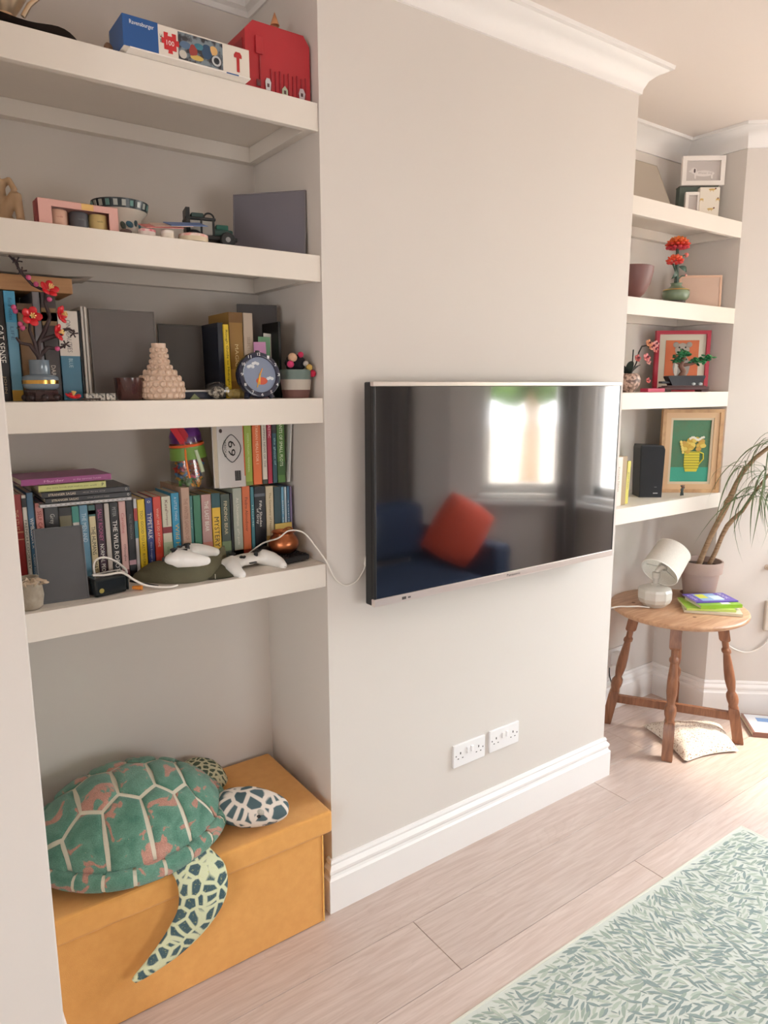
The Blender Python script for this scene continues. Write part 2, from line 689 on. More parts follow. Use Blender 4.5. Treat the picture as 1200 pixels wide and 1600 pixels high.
# floor of single oak boards
floor = struct('floor', MB().b2((XW, YO, -.06), (4.2, .6, -.018)), mat((70, 55, 44), 0.9))
M_OAK = wood((216, 198, 188), (198, 176, 164), 5.0, 0.36, (1.2, 16, 16), rnd=True, knots=True)
ends = {0: 2.232, 1: 1.165, 2: 1.950}
seams = [0.40, 0.235, 0.022, -0.192, -0.412]
while seams[-1] > YO:
    seams.append(seams[-1]-.22)
for r in range(len(seams)-1):
    y1, y0 = seams[r], max(seams[r+1], YO)
    row = r-2
    e0 = ends.get(row, random.uniform(.3, 2.2))
    xs = sorted([XW]+[e0+k*2.05 for k in range(-3, 3) if XW+.2 < e0+k*2.05 < 4.1]+[4.18])
    for a, b in zip(xs, xs[1:]):
        cx, cy = (a+b)/2, (y0+y1)/2
        obj('plank', MB().box((0, 0, -.009), (b-a-.0016, y1-y0-.0014, .018), bev=.0008, seg=1), M_OAK, floor, loc=(cx, cy, 0), smooth=False)


# ------------------------------------------------------------------ alcove shelves
def shelf(x0, x1, yf, yb, z, label, side):
    t = thing('wall_shelf', label, 'shelf', ((x0+x1)/2, yf, z), group='white alcove shelves')
    w = (x1-x0)/2
    d = yb-yf
    obj('board', MB().b2((-w, .02, -.02), (w, d, 0)), M_SHELF, t)
    obj('fascia', MB().b2((-w, 0, -.067), (w, .02, 0), bev=.0015), M_SHELF, t)
    obj('batten', MB().b2((-w, d-.028, -.062), (w, d, -.0205), bev=.001), M_SHELF, t)
    obj('batten', MB().b2((w-.026, .02, -.062), (w, d-.0285, -.0205), bev=.001), M_SHELF, t)
    return t


LZ = (2.304, 1.934, 1.563, 1.098)
for z, lb in zip(LZ, ('topmost white alcove shelf, under the puzzle box and red case', 'second white alcove shelf from the top, under the patterned bowl',
                      'third white alcove shelf from the top, under the alarm clock', 'lowest white alcove shelf beside the television, under the game controllers')):
    shelf(XN+.001, XL-.001, 0.004, YB-.001, z, lb, 1)
RZ = (2.303, 1.935, 1.567, 1.099)
YR = 0.074
for z, lb in zip(RZ, ('topmost small white shelf in the far alcove, under white picture frames', 'far alcove shelf under the orange flowers in a green vase',
                      'far alcove shelf under the bonsai and red frame', 'lowest far alcove shelf under the speaker and gold frame')):
    shelf(XR+.001, XE-.001, YR, YB-.016, z, lb, 1)


# ------------------------------------------------------------------ rug
rug = thing('rug', 'pale rug woven with grey-green willow leaves on the oak floor', 'rug', (1.36, -1.018, 0))
M_RUG = mat((220, 222, 212), 0.95, noise=(900, 0.3), alt=(200, 206, 198), bump=(700, 0.5), spec=0.1)
obj('rug_base', MB().b2((-1.065, -.49, 0.0005), (1.065, .49, .007), bev=.002), M_RUG, rug)
obj('binding', MB().b2((-1.067, .483, 0.0006), (1.067, .492, .0078), bev=.002).b2((1.058, -.49, 0.0006), (1.067, .49, .0078), bev=.002), mat((214, 214, 200), 0.95, spec=.1), rug)


def willow(seed):
    """willow leaves packed without overlap, flowing along meandering stems"""
    R = random.Random(seed)
    sets = [([], []) for _ in range(3)]
    occ = set()
    q = .0024

    def cells(x, y, a, L, w, bend):
        c, s = math.cos(a), math.sin(a)
        out = []
        for u in (.05, .2, .35, .5, .65, .8, .95):
            hw = w*math.sin(PI*u)
            for k in (-1, 0, 1):
                ly = hw*k+bend*L*u*u
                px, py = x+c*L*u-s*ly, y+s*L*u+c*ly
                out.append((int(px//q), int(py//q)))
        return out
    for i in range(90000):
        L = R.uniform(.030, .048) if i < 45000 else R.uniform(.013, .026)
        w = L*R.uniform(.105, .135)
        x, y = R.uniform(-1.05, 1.05), R.uniform(-.48, .47)
        base = 2.2+.6*math.sin(x*7+2*math.sin(y*5))+.4*math.sin(y*9)
        a = base+R.choice((-1, 1))*R.uniform(.25, .85)+(PI if R.random() < .12 else 0)
        ex, ey = x+L*math.cos(a), y+L*math.sin(a)
        if abs(ex) > 1.055 or not -.485 < ey < .478:
            continue
        bend = R.uniform(-.18, .18)
        lz = .0074+.0003*R.random()
        cl = cells(x, y, a, L, w, bend)
        if any(k in occ for k in cl):
            continue
        occ.update(cl)
        V, F = sets[R.choice((0, 0, 1, 1, 1, 2))]
        n0 = len(V)
        c, s = math.cos(a), math.sin(a)
        for u, ww in ((0, .10), (.22, .75), (.5, 1), (.78, .65)):
            for sg in (1, -1):
                lx, ly = L*u, bend*L*u*u+sg*ww*w
                V.append((x+c*lx-s*ly, y+s*lx+c*ly, lz))
        lx, ly = L, bend*L
        V.append((x+c*lx-s*ly, y+s*lx+c*ly, lz))
        for k in (0, 2, 4):
            F.append((n0+k, n0+k+1, n0+k+3, n0+k+2))
        F.append((n0+6, n0+7, n0+8))
    return sets


for kz, ((V, F), c) in enumerate(zip(willow(4), ((160, 172, 160), (142, 156, 152), (180, 190, 176)))):
    me = bpy.data.meshes.new('leaf_pattern')
    me.from_pydata(V, [], F)
    o = link('leaf_pattern', me, mat(c, .95, spec=.1), rug)
    o['kind'] = 'stuff'

# ------------------------------------------------------------------ ottoman
M_OTT = mat((230, 170, 96), 0.9, noise=(40, .4), alt=(218, 156, 84), bump=(600, .35), spec=.15, sheen=.25)
ott = thing('storage_ottoman', 'mustard yellow fabric storage box filling the alcove floor under the toy turtle', 'ottoman', (.6, .15, 0))
obj('body', MB().b2((-.385, -.185, .002), (.345, .205, .295), bev=.004), M_OTT, ott)
obj('lid', MB().b2((-.39, -.200, .296), (.3745, .218, .366), bev=.010, seg=3), M_OTT, ott)
obj('piping', MB().tube([(.346, -.186, .005), (.346, -.186, .295)], .003, 6), mat((236, 182, 100), .9), ott)

# ------------------------------------------------------------------ toy turtle
TC = Vector((.452, .145, .40))
TA = RAD(-4)
tur = thing('toy_turtle', 'large plush sea turtle with green shell lying on the mustard box', 'plush toy', TC, TA)
SA, SB, SH = .245, .205, .140
TILT = 0.10
M_CREAM = mat((224, 216, 196), 0.95, bump=(400, .6), spec=.1)


def shell_mat():
    m = bpy.data.materials.new('shell_plush')
    m.use_nodes = True
    b = m.node_tree.nodes['Principled BSDF']
    L = m.node_tree.links.new
    t = nd(m, 'ShaderNodeTexCoord')
    n = nd(m, 'ShaderNodeTexNoise')
    n.inputs['Scale'].default_value = 19
    n.inputs['Detail'].default_value = 2.5
    n.inputs['Distortion'].default_value = .8
    L(t.outputs['Object'], n.inputs[0])
    r = nd(m, 'ShaderNodeValToRGB')
    e = r.color_ramp.elements
    e[0].position = .30
    e[0].color = lin((80, 126, 108))
    e[1].position = .57
    e[1].color = lin((108, 150, 131))
    for p, c in ((.595, (186, 136, 120)), (.75, (196, 148, 132))):
        q = e.new(p)
        q.color = lin(c)
    L(n.outputs[0], r.inputs[0])
    n2 = nd(m, 'ShaderNodeTexNoise')
    n2.inputs['Scale'].default_value = 420
    L(t.outputs['Object'], n2.inputs[0])
    mx = nd(m, 'ShaderNodeMix', data_type='RGBA', blend_type='OVERLAY')
    mx.inputs[0].default_value = .5
    L(r.outputs[0], mx.inputs[6])
    L(n2.outputs[0], mx.inputs[7])
    L(mx.outputs[2], b.inputs['Base Color'])
    p = nd(m, 'ShaderNodeBump')
    p.inputs['Strength'].default_value = .7
    p.inputs['Distance'].default_value = .003
    L(n2.outputs[0], p.inputs['Height'])
    L(p.outputs[0], b.inputs['Normal'])
    b.inputs['Roughness'].default_value = .95
    b.inputs['Specular IOR Level'].default_value = .1
    b.inputs['Sheen Weight'].default_value = .3
    return m


M_SHELLP = shell_mat()


def dome(u, v, off=0.0):
    r2 = min(.9999, u*u+v*v)
    f = (1-r2)**.55
    z = SH*f
    n = Vector((u/SA, v/SB, f*.9/SH+1e-3)).normalized()
    p = Vector((SA*u, SB*v, z))+n*off
    p.z += TILT*p.y+.02
    return p


obj('shell', MB().grid(lambda a, b: dome(max(1e-3, a)*math.cos(2*PI*b), max(1e-3, a)*math.sin(2*PI*b)), 16, 48)
    .ell((0, 0, .02), (SA*.97, SB*.97, .045)), M_CREAM, tur)


def scute(poly, g=.025, puff=.007):
    # densify, inset towards centroid, rings to centre
    cx = sum(p[0] for p in poly)/len(poly)
    cy = sum(p[1] for p in poly)/len(poly)
    B = []
    n = len(poly)
    for i in range(n):
        a, b = poly[i], poly[(i+1) % n]
        for k in range(5):
            t = k/5
            B.append((a[0]+(b[0]-a[0])*t, a[1]+(b[1]-a[1])*t))
    mb = MB()
    rings = []
    for t, h in ((1.0, .0005), (.97, .35), (.85, .8), (.6, 1.0), (.3, 1.0), (0.01, 1.0)):
        ring = []
        for x, y in B:
            dx, dy = x-cx, y-cy
            d = math.hypot(dx, dy)
            k = max(0, (d-g))/d*t
            ring.append(dome(cx+dx*k, cy+dy*k, .001+puff*h))
        rings.append(ring)
    mb.rings(rings, True, False)
    return mb


us = [-.93, -.52, -.14, .24, .56]
wv, wm = .26, .40
polys = []
for a, b in zip(us, us[1:]):
    m_ = (a+b)/2
    polys.append([(a, -wv), (m_, -wm), (b, -wv), (b, wv), (m_, wm), (a, wv)])
RO = .998
polys.append([(.56, -.26), (.62, -.44)]+[(RO*math.cos(t), RO*math.sin(t)) for t in [-.60+.12*k for k in range(11)]]+[(.62, .44), (.56, .26)])
seams_u = [-.725, -.33, .05, .40, .62]
for sg in (1, -1):
    st = [(seams_u[i], wm if i < 4 else .44) for i in range(5)]
    oa = [2.35, 1.95, 1.50, 1.08, .60]
    for i in range(4):
        a0, a1 = oa[i], oa[i+1]
        P = [(st[i][0], sg*st[i][1]), (us[i+1], sg*wv), (st[i+1][0], sg*st[i+1][1])]
        P += [(RO*math.cos(a1+(a0-a1)*k/6), sg*RO*math.sin(a1+(a0-a1)*k/6)) for k in range(7)]
        polys.append(P)
    P = [(-.93, sg*.26), (st[0][0], sg*st[0][1])]+[(RO*math.cos(2.35+(2.85-2.35)*k/5), sg*RO*math.sin(2.35+(2.85-2.35)*k/5)) for k in range(6)]
    polys.append(P)
for P in polys:
    obj('scute', scute(P), M_SHELLP, tur, sharp=80)
NS = 22
for k in range(NS):
    a0, a1 = 2*PI*k/NS+.018, 2*PI*(k+1)/NS-.018
    R_ = []
    for i in range(6):
        a = a0+(a1-a0)*i/5
        ring = []
        for q in range(10):
            ph = 2*PI*q/10
            rr = 1.0+.085*math.cos(ph)
            p = Vector((SA*rr*math.cos(a), SB*rr*math.sin(a), .026+.025*math.sin(ph)))
            p.z += TILT*p.y
            ring.append(p)
        R_.append(ring)
    obj('rim_scute', MB().rings(R_), M_SHELLP, tur, sharp=80)
rimb = []
for k in range(60):
    a = 2*PI*k/60
    rimb.append([Vector((SA*(1+.075*math.cos(2*PI*q/10))*math.cos(a), SB*(1+.075*math.cos(2*PI*q/10))*math.sin(a), .024+.022*math.sin(2*PI*q/10)+TILT*SB*math.sin(a))) for q in range(10)])
mb = MB()
mb.rings(rimb+[rimb[0]], True, False)
obj('rim_seam', mb, M_CREAM, tur, sharp=80)
IT = Matrix.Rotation(-TA, 4, 'Z') @ Matrix.Translation(-TC)


def loft(pairs, seg=14):
    """flat limb from edge pairs (A, B, half thickness, facing direction)"""
    R = []
    for A, B, th, nn in pairs:
        A, B, nn = IT @ Vector(A), IT @ Vector(B), Vector(nn).normalized()
        c, h = (A+B)/2, (B-A)/2
        R.append([c+h*math.cos(2*PI*q/seg)+nn*th*math.sin(2*PI*q/seg) for q in range(seg)])
    # smooth resample
    out = []
    n = len(R)
    for i in range(n-1):
        for s_ in range(5):
            t = s_/5
            ring = []
            for q in range(seg):
                p0, p1, p2, p3 = (R[max(0, i-1)][q], R[i][q], R[i+1][q], R[min(n-1, i+2)][q])
                ring.append(.5*((2*p1)+(p2-p0)*t+(2*p0-5*p1+4*p2-p3)*t*t+(3*p1-p0-3*p2+p3)*t**3))
            out.append(ring)
    out.append(R[-1])
    return MB().rings(out)


M_FLIP = vor_spots((76, 98, 104), (212, 216, 180), 30, .09, alt=(196, 200, 120))
M_FLIP2 = vor_spots((82, 94, 80), (208, 204, 172), 48, .10, alt=(180, 178, 120))
M_HEADP = vor_spots((84, 102, 106), (228, 216, 204), 27, .11)
obj('flipper', loft([((.470, .04, .388), (.60, .05, .392), .014, (0, -.2, 1)),
                     ((.488, -.040, .384), (.604, -.030, .390), .015, (0, -.5, .9)),
                     ((.498, -.078, .358), (.628, -.076, .352), .018, (0, -1, .3)),
                     ((.494, -.088, .30), (.622, -.088, .275), .020, (0, -1, .05)),
                     ((.462, -.086, .245), (.575, -.086, .212), .018, (0, -1, 0)),
                     ((.418, -.083, .195), (.500, -.083, .166), .014, (0, -1, 0)),
                     ((.380, -.080, .160), (.420, -.080, .143), .010, (0, -1, 0)),
                     ((.372, -.080, .150), (.382, -.080, .138), .004, (0, -1, 0))]), M_FLIP, tur, sharp=80)
obj('flipper', loft([((.58, .22, .412), (.58, .32, .415), .018, (0, 0, 1)),
                     ((.65, .215, .418), (.64, .34, .428), .026, (0, 0, 1)),
                     ((.705, .205, .412), (.70, .345, .436), .030, (.3, 0, 1)),
                     ((.745, .205, .400), (.745, .325, .424), .026, (.6, 0, 1)),
                     ((.768, .235, .392), (.768, .275, .398), .010, (.8, 0, 1))]), M_FLIP2, tur, sharp=80)
HM = Matrix.Rotation(RAD(-36)-TA, 3, 'Z') @ Matrix.Rotation(RAD(4), 3, 'Y')
hc = IT @ Vector((.756, .030, .418))


def headfn(a, b):
    t = a*PI
    x = -math.cos(t)*.105
    r = math.sin(t)**.72*(.062-.012*(-math.cos(t)))
    ph = 2*PI*b
    y, z = r*math.cos(ph), r*.82*math.sin(ph)
    if x < -.03:
        z *= .9
    return hc+HM @ Vector((x, y, z))


head = obj('head', MB().grid(headfn, 20, 24), M_HEADP, tur, sharp=80)
M_LID = mat((214, 206, 194), .9, noise=(300, .3), alt=(150, 146, 130))
for sg in (1, -1):
    obj('eyelid', MB().ell(hc+HM @ Vector((.030, sg*.047, .017)), (.014, .008, .009), M=(HM @ Matrix.Rotation(sg*.3, 3, 'Z')), u=14, v=8), M_LID, head)
    obj('eye', MB().ell(hc+HM @ Vector((.030, sg*.0585, .011)), (.0055, .003, .0045), M=HM, u=10, v=6), mat((14, 14, 14), .15), head)
obj('mouth', MB().tube([hc+HM @ Vector((.098, .004, -.012)), hc+HM @ Vector((.075, -.040, -.016)), hc+HM @ Vector((.040, -.0545, -.018))], .0012, 6), mat((120, 110, 104), .9), head)

# ------------------------------------------------------------------ television
SCR = mat((10, 11, 14), .08, spec=1.0, coat=1.0, key='screen')
SCR.node_tree.nodes['Principled BSDF'].inputs['IOR'].default_value = 1.9
tv = thing('television', 'flat black television with silver bars hung on the chimney breast', 'television', (1.6375, -.045, 1.29))
TW, TH = .5375, .316
obj('back_case', MB().b2((-TW, -.036, -TH), (TW, 0, TH), bev=.004), mat((22, 22, 24), .45), tv)
obj('wall_bracket', MB().b2((-.2, .0005, -.15), (.2, .044, .15)), M_BLACK, tv)
obj('screen', MB().b2((-TW+.008, -.0445, -TH+.022), (TW-.005, -.036, TH-.012), bev=.0008), mat((10, 11, 14), .08, spec=1.0, coat=1.0, key='screen'), tv)
for xa, xb in ((-TW, -TW+.008), (TW-.005, TW)):
    obj('side_bezel', MB().b2((xa, -.0455, -TH+.022), (xb, -.036, TH-.012), bev=.001), M_BLACK, tv)
M_SIL = mat((226, 214, 208), .32, metal=.55)
obj('silver_bar', MB().b2((-TW, -.0465, TH-.0115), (TW, -.03, TH+.0005), bev=.0012), M_SIL, tv)
lowbar = obj('silver_bar', MB().b2((-TW, -.0465, -TH-.0005), (TW, -.03, -TH+.0215), bev=.0012), M_SIL, tv)
text('Panasonic', mat((60, 58, 58), .4), lowbar, FACE, (.02, -.0469, -TH+.0105), .062, .0085, 'logo')
obj('standby_lamp', MB().b2((-.44, -.0470, -TH+.006), (-.425, -.0464, -TH+.014)), mat((90, 84, 82), .3), lowbar)
obj('mark', MB().b2((-.418, -.0470, -TH+.007), (-.408, -.0464, -TH+.012)), mat((110, 104, 100), .3), lowbar)


# ------------------------------------------------------------------ wall sockets
def socket(x, z, label):
    t = thing('wall_socket', label, 'socket', (x, -.0005, z), group='double sockets low on the chimney breast')
    pl = obj('faceplate', MB().b2((-.073, -.0095, -.041), (.073, 0, .041), bev=.0025, seg=3), mat((240, 238, 238), .25), t)
    for sg in (-1, 1):
        h = MB()
        cx = sg*.042
        h.b2((cx-.002, -.0099, .004), (cx+.002, -.0093, .012))
        h.b2((cx-.013, -.0099, -.012), (cx-.007, -.0093, -.009))
        h.b2((cx+.007, -.0099, -.012), (cx+.013, -.0093, -.009))
        obj('socket_holes', h, M_BLACK, t)
        s_ = MB().box((sg*.010, -.012, .012), (.010, .007, .020), bev=.001, M=Matrix.Translation((0, 0, 0)))
        obj('switch', s_, mat((244, 242, 242), .25), t)
        obj('screw', MB().lathe([(0, 0), (.0028, 0), (.0028, .0008), (0, .001)], 10, Matrix.Translation((sg*.062, -.0093, .001)) @ Matrix.Rotation(PI/2, 4, 'X')), mat((120, 118, 118), .3, metal=.6), t)
    return t


socket(1.553, .349, 'white double socket on the chimney breast, nearer the mustard box')
socket(1.722, .352, 'white double socket on the chimney breast, nearer the round table')

# ------------------------------------------------------------------ round table
TX, TY, TZ = 2.868, .048, .612
M_TAB = wood((200, 158, 124), (168, 124, 92), 4.0, .35, (2, 14, 14))
M_LEG = wood((156, 106, 76), (120, 78, 55), 5.0, .32, (14, 14, 2))
tab = thing('side_table', 'round wooden side table with turned legs holding lamp and plant', 'table', (TX, TY, 0))
obj('tabletop', MB().lathe([(0, TZ-.022), (.282, TZ-.022), (.291, TZ-.016), (.294, TZ-.009), (.292, TZ-.003), (.286, TZ), (0, TZ)], 64), M_TAB, tab)
for x_, y_ in ((-.085, -.13), (-.12, .15), (.13, -.12)):
    pg = MB().lathe([(0, TZ+.0001), (.008, TZ+.0001), (.008, TZ+.0006), (0, TZ+.0006)], 12, sx=1.0, c=(x_, y_, 0))
    obj('peg', pg, mat((120, 80, 52), .5), tab)
prof = [(.0155, .245), (.021, .252), (.019, .262), (.024, .275), (.0255, .287), (.024, .30), (.016, .312), (.0155, .316), (.019, .33), (.0225, .355), (.0215, .39), (.0175, .43), (.0145, .455), (.020, .462), (.020, .470), (.014, .478), (.0145, .50), (.018, .512)]
for ax, ay in ((-.234, -.139), (.163, -.240), (-.155, .236), (.242, .135)):
    foot = Vector((ax, ay, 0))
    topv = Vector((ax*.62, ay*.62, TZ-.022))
    dz = (topv-foot)
    ang = math.atan2(-.139, -.234)

    def lp(z):
        k = z/(TZ-.022)
        return foot+dz*k
    lg = MB()
    # square foot block, turned middle, square top block
    fr = Matrix.Rotation(ang, 3, 'Z')

    def sq(z, h, mbx=lg):
        c = lp(z)
        return [c+fr @ Vector((sx*h, sy*h, 0)) for sx, sy in ((1, 1), (-1, 1), (-1, -1), (1, -1))]
    zs = 0.175*.9
    lg.rings([sq(.0015, .021), sq(.012, .0225), sq(.155, .0225), sq(.165, .018)])
    lg.rings([sq(.475, .018), sq(.485, .0235), sq(.588, .0235)])
    pf = [(r*1.02, .158+(z-.245)/(.512-.245)*.325) for r, z in prof]
    lg.rings([[lp(z)+Vector((r*math.cos(2*PI*q/16), r*math.sin(2*PI*q/16), 0)) for q in range(16)] for r, z in pf])
    obj('leg', lg, M_LEG, tab, sharp=30)


def rail(p, q, z0, z1, th):
    p, q = Vector(p), Vector(q)
    d = (q-p).normalized()
    n = Vector((-d.y, d.x))*th
    return [(p.x+n.x, p.y+n.y), (q.x+n.x, q.y+n.y), (q.x-n.x, q.y-n.y), (p.x-n.x, p.y-n.y)], z0, z1


k_ = .905
for (p, q, z0, z1) in ((((-.155+.02)*.9, .212), (.163*.9, -.240*.9), .105, .142), ((-.234*.9, -.139*.9), (.242*.9, .135*.9), .106, .141)):
    a_, b_, c_ = rail(p, q, z0, z1, .0105)
    obj('stretcher', MB().zprism(a_, b_, c_), M_LEG, tab)
for (p, q) in (((-.155*.66, .236*.66), (.163*.66, -.24*.66)), ((-.234*.66, -.139*.66), (.242*.66, .135*.66))):
    a_, b_, c_ = rail(p, q, .548, .5895, .012)
    obj('bearer', MB().zprism(a_, b_, c_), M_LEG, tab)

# ------------------------------------------------------------------ lamp with a tipped shade
lx, ly = 2.788, .118
lamp = thing('table_lamp', 'white table lamp with a tipped fabric shade on the round table', 'lamp', (lx, ly, TZ+.0005))
M_LB = mat((218, 214, 206), .35, noise=(14, .4), alt=(200, 196, 186), coat=.3)
ring8 = 10
obj('base', MB().lathe([(0, 0), (.046, 0), (.050, .004), (.068, .022), (.075, .040), (.075, .072), (.070, .082), (.045, .092), (.020, .098), (.016, .104), (0, .104)], ring8), M_LB, lamp, sharp=15)
obj('neck', MB().lathe([(.012, .100), (.012, .128), (.017, .13), (.017, .155), (.008, .158), (0, .158)], 16), mat((206, 200, 190), .4), lamp)
sm = Matrix.Translation((.036, -.022, .200)) @ Vector((.62*.814+.50*.581, -.62*.581+.50*.814, .60)).to_track_quat('Z', 'Y').to_matrix().to_4x4()
sh = MB()
sh.lathe([(.084, -.062), (.078, .072), (.0755, .072), (.0815, -.062), (.084, -.062)], 40, sm)
shd = obj('lamp_shade', sh, mat((236, 230, 220), .85, noise=(400, .3), bump=(500, .2), spec=.2), lamp)
obj('shade_ring', MB().lathe([(.0835, -.066), (.0845, -.062), (.0825, -.058), (.0815, -.062), (.0835, -.066)], 40, sm).lathe([(.0785, .070), (.0795, .073), (.077, .075), (.0755, .072), (.0785, .070)], 40, sm), mat((240, 236, 228), .7), shd)
wr = MB()
for k in range(3):
    a = 2*PI*k/3
    wr.tube([sm @ Vector((.081*math.cos(a), .081*math.sin(a), -.03)), sm @ Vector((.02*math.cos(a), .02*math.sin(a), -.03))], .0016, 6)
wr.lathe([(.016, -.033), (.021, -.033), (.021, -.027), (.016, -.027), (.016, -.033)], 16, sm)
obj('shade_carrier', wr, mat((200, 196, 190), .3, metal=.6), shd)
obj('bulb', MB().ell(sm @ Vector((0, 0, .005)), (.022, .022, .028), M=sm.to_3x3(), u=14, v=10), mat((235, 232, 226), .2), lamp)
obj('bulb_holder', MB().tube([(0, 0, .155), (.012, -.008, .172), sm @ Vector((0, 0, -.02))], [.010, .012, .014], 12), mat((214, 208, 198), .4), lamp)
o = obj('power_cable', MB().cord([(2.728, .10, .618), (2.70, .14, .6185), (2.66, .165, .6185), (2.625, .19, .6185), (2.588, .215, .605), (2.58, .24, .55), (2.60, .28, .45), (2.70, .35, .33)], .0035, 8), M_CORD)
tag(o, 'white lamp cord running off the round table towards the wall', 'cord')

# ------------------------------------------------------------------ potted dragon tree
PX, PY = 3.085, .165
pl = thing('potted_plant', 'leaning dragon tree with narrow drooping leaves in a clay pot', 'plant', (3.075, .075, TZ+.0005))
M_POT = mat((184, 162, 153), .85, noise=(9, .35), alt=(168, 144, 134), bump=(120, .15))
obj('saucer', MB().lathe([(0, 0), (.072, 0), (.084, .014), (.081, .016), (.070, .006), (0, .006)], 36), mat((150, 112, 96), .8), pl)
obj('pot', MB().lathe([(0, .007), (.064, .007), (.068, .010), (.084, .118), (.085, .122), (.094, .124), (.098, .172), (.096, .178), (.089, .178), (.087, .155), (.080, .124), (0, .123)], 40), M_POT, pl)
obj('soil', MB().lathe([(.0865, .152), (.05, .157), (0, .156)], 24), mat((74, 58, 48), .95, bump=(90, 1.0)), pl)
M_BARK = wood((176, 146, 116), (132, 104, 78), 9, .8, (3, 3, 22), bumpy=.5)
PL = Vector((3.075, .075, TZ+.0005))


def P_(*p):
    return Vector(p)-PL


stemA = [P_(3.075, .085, .765), P_(3.09, .073, .829), P_(3.104, .05, .914), P_(3.116, .016, 1.008), P_(3.121, -.011, 1.085), P_(3.126, -.035, 1.161), P_(3.135, -.054, 1.212), P_(3.158, -.091, 1.277), P_(3.185, -.13, 1.323), P_(3.221, -.168, 1.374)]
stemB = [P_(3.118, .058, .765), P_(3.134, .041, .829), P_(3.144, .022, .907), P_(3.151, .005, .955), P_(3.159, -.013, .985), P_(3.183, -.043, 1.030), P_(3.193, -.075, 1.101), P_(3.225, -.122, 1.2), P_(3.257, -.157, 1.25)]
obj('trunk', MB().tube(stemA, [.013, .012, .012, .013, .013, .011, .010, .009, .008, .007], 10), M_BARK, pl)
obj('trunk', MB().tube(stemB, [.011, .010, .010, .011, .010, .008, .007, .006, .005], 10), M_BARK, pl)
obj('twig', MB().tube([P_(3.126, -.035, 1.161), P_(3.115, -.055, 1.20), P_(3.117, -.068, 1.243)], [.006, .005, .004], 8), M_BARK, pl)


def leaf_mesh(L, w, droop, n=9):
    mb = MB()
    pts = []
    for i in range(n+1):
        t = i/n
        x = L*(t if droop < .1 else math.sin(t*1.35)/math.sin(1.35)*.72)
        z = L*(.30*t-droop*t*t*1.15)
        hw = w*(.55+.45*math.sin(min(1, t*2.2)*PI/2))*(1-t**3)
        pts.append((x, hw, z))
    mb.rings([[Vector((x, h, z+.0015)), Vector((x, 0, z)), Vector((x, -h, z+.0015))] for x, h, z in pts], False, False)
    return mb.mesh(80, 'leaf')


M_LEAF = mat((92, 112, 78), .5, noise=(30, .35), alt=(128, 140, 104))
LV = [leaf_mesh(.26, .0055, .9), leaf_mesh(.22, .0050, .6), leaf_mesh(.30, .0050, 1.15), leaf_mesh(.18, .0048, .25)]
for me in LV:
    me.materials.append(M_LEAF)
crowns = [(P_(3.117, -.068, 1.245), 14, 1), (P_(3.124, -.040, 1.118), 6, 0), (P_(3.173, -.097, 1.135), 16, 0), (P_(3.192, -.123, 1.208), 18, 0), (P_(3.190, -.142, 1.345), 16, 0), (P_(3.233, -.164, 1.155), 16, 0), (P_(3.188, -.120, 1.107), 12, 0), (P_(3.221, -.168, 1.376), 18, 0)]
RL = random.Random(5)
for c, n, up in crowns:
    for k in range(n):
        az = 2*PI*(k*.382+RL.random()*.15)
        d = link('leaf', LV[RL.choice((0, 1, 2, 2, 0, 3))], None, pl, loc=c+Vector((0, 0, RL.uniform(-.02, .02))))
        # keep the leaves off the wall behind
        v = Vector((math.cos(az), math.sin(az)))
        nb = Vector((.645, .765))
        if v.dot(nb) > .30:
            az += PI*.75
        d.rotation_euler = (RL.uniform(-.3, .3), RL.uniform(-.25, .55), az)
        s_ = RL.uniform(.55, .95)*(.6 if v.dot(nb) > .30 else 1)
        d.scale = (s_, s_, s_)

# ------------------------------------------------------------------ books on the table


def flat_book(name, label, c, rz, w, d, h, cover, group=None, pages=M_PAGES, z=0.0, extra=None, cat='book', rot=None):
    t = thing(name, label, cat, (c[0], c[1], z), rz, group)
    mc = mat(cover, .35)
    obj('cover', MB().b2((-w/2, -d/2, 0), (w/2, d/2, .0012), bev=.0004).b2((-w/2, -d/2, h-.0012), (w/2, d/2, h), bev=.0004).b2((-w/2, -d/2, 0), (w/2, -d/2+.0015, h), bev=.0004), mc, t)
    obj('pages', MB().b2((-w/2+.002, -d/2+.002, .0013), (w/2-.002, d/2-.003, h-.0013)), pages, t)
    if extra:
        extra(t, w, d, h)
    return t


def panel(t, x0, y0, x1, y1, z, c, name='print'):
    return obj(name, MB().b2((x0, y0, z), (x1, y1, z+.0004)), mat(c, .35), t)


tb = TZ+.0008
rzb = RAD(-33)


def bk_a(t, w, d, h):
    panel(t, -w*.5, -d*.5, w*.1, d*.5, h, (150, 190, 60))
    panel(t, -.08, .02, .02, .07, h+.0005, (222, 226, 120))


def bk_b(t, w, d, h):
    panel(t, -w*.45, -.02, -.02, d*.4, h, (226, 230, 120))
    panel(t, .01, -d*.4, .05, 0, h, (232, 236, 226))


def bk_c(t, w, d, h):
    panel(t, -w*.30, -d*.38, w*.22, d*.42, h, (150, 186, 224))
    panel(t, -w*.27, -d*.1, -w*.06, d*.36, h+.0005, (222, 222, 80))
    panel(t, .0, -d*.3, .05, .02, h+.0005, (214, 230, 238))
    text('Little', mat((226, 222, 240), .4), t, Matrix.Rotation(-PI/2, 4, 'Z'), (-w*.40, .0, h+.0006), .075, .02)
    text('BOOK', mat((226, 222, 240), .4), t, Matrix.Rotation(-PI/2, 4, 'Z'), (w*.36, .01, h+.0006), .08, .018)


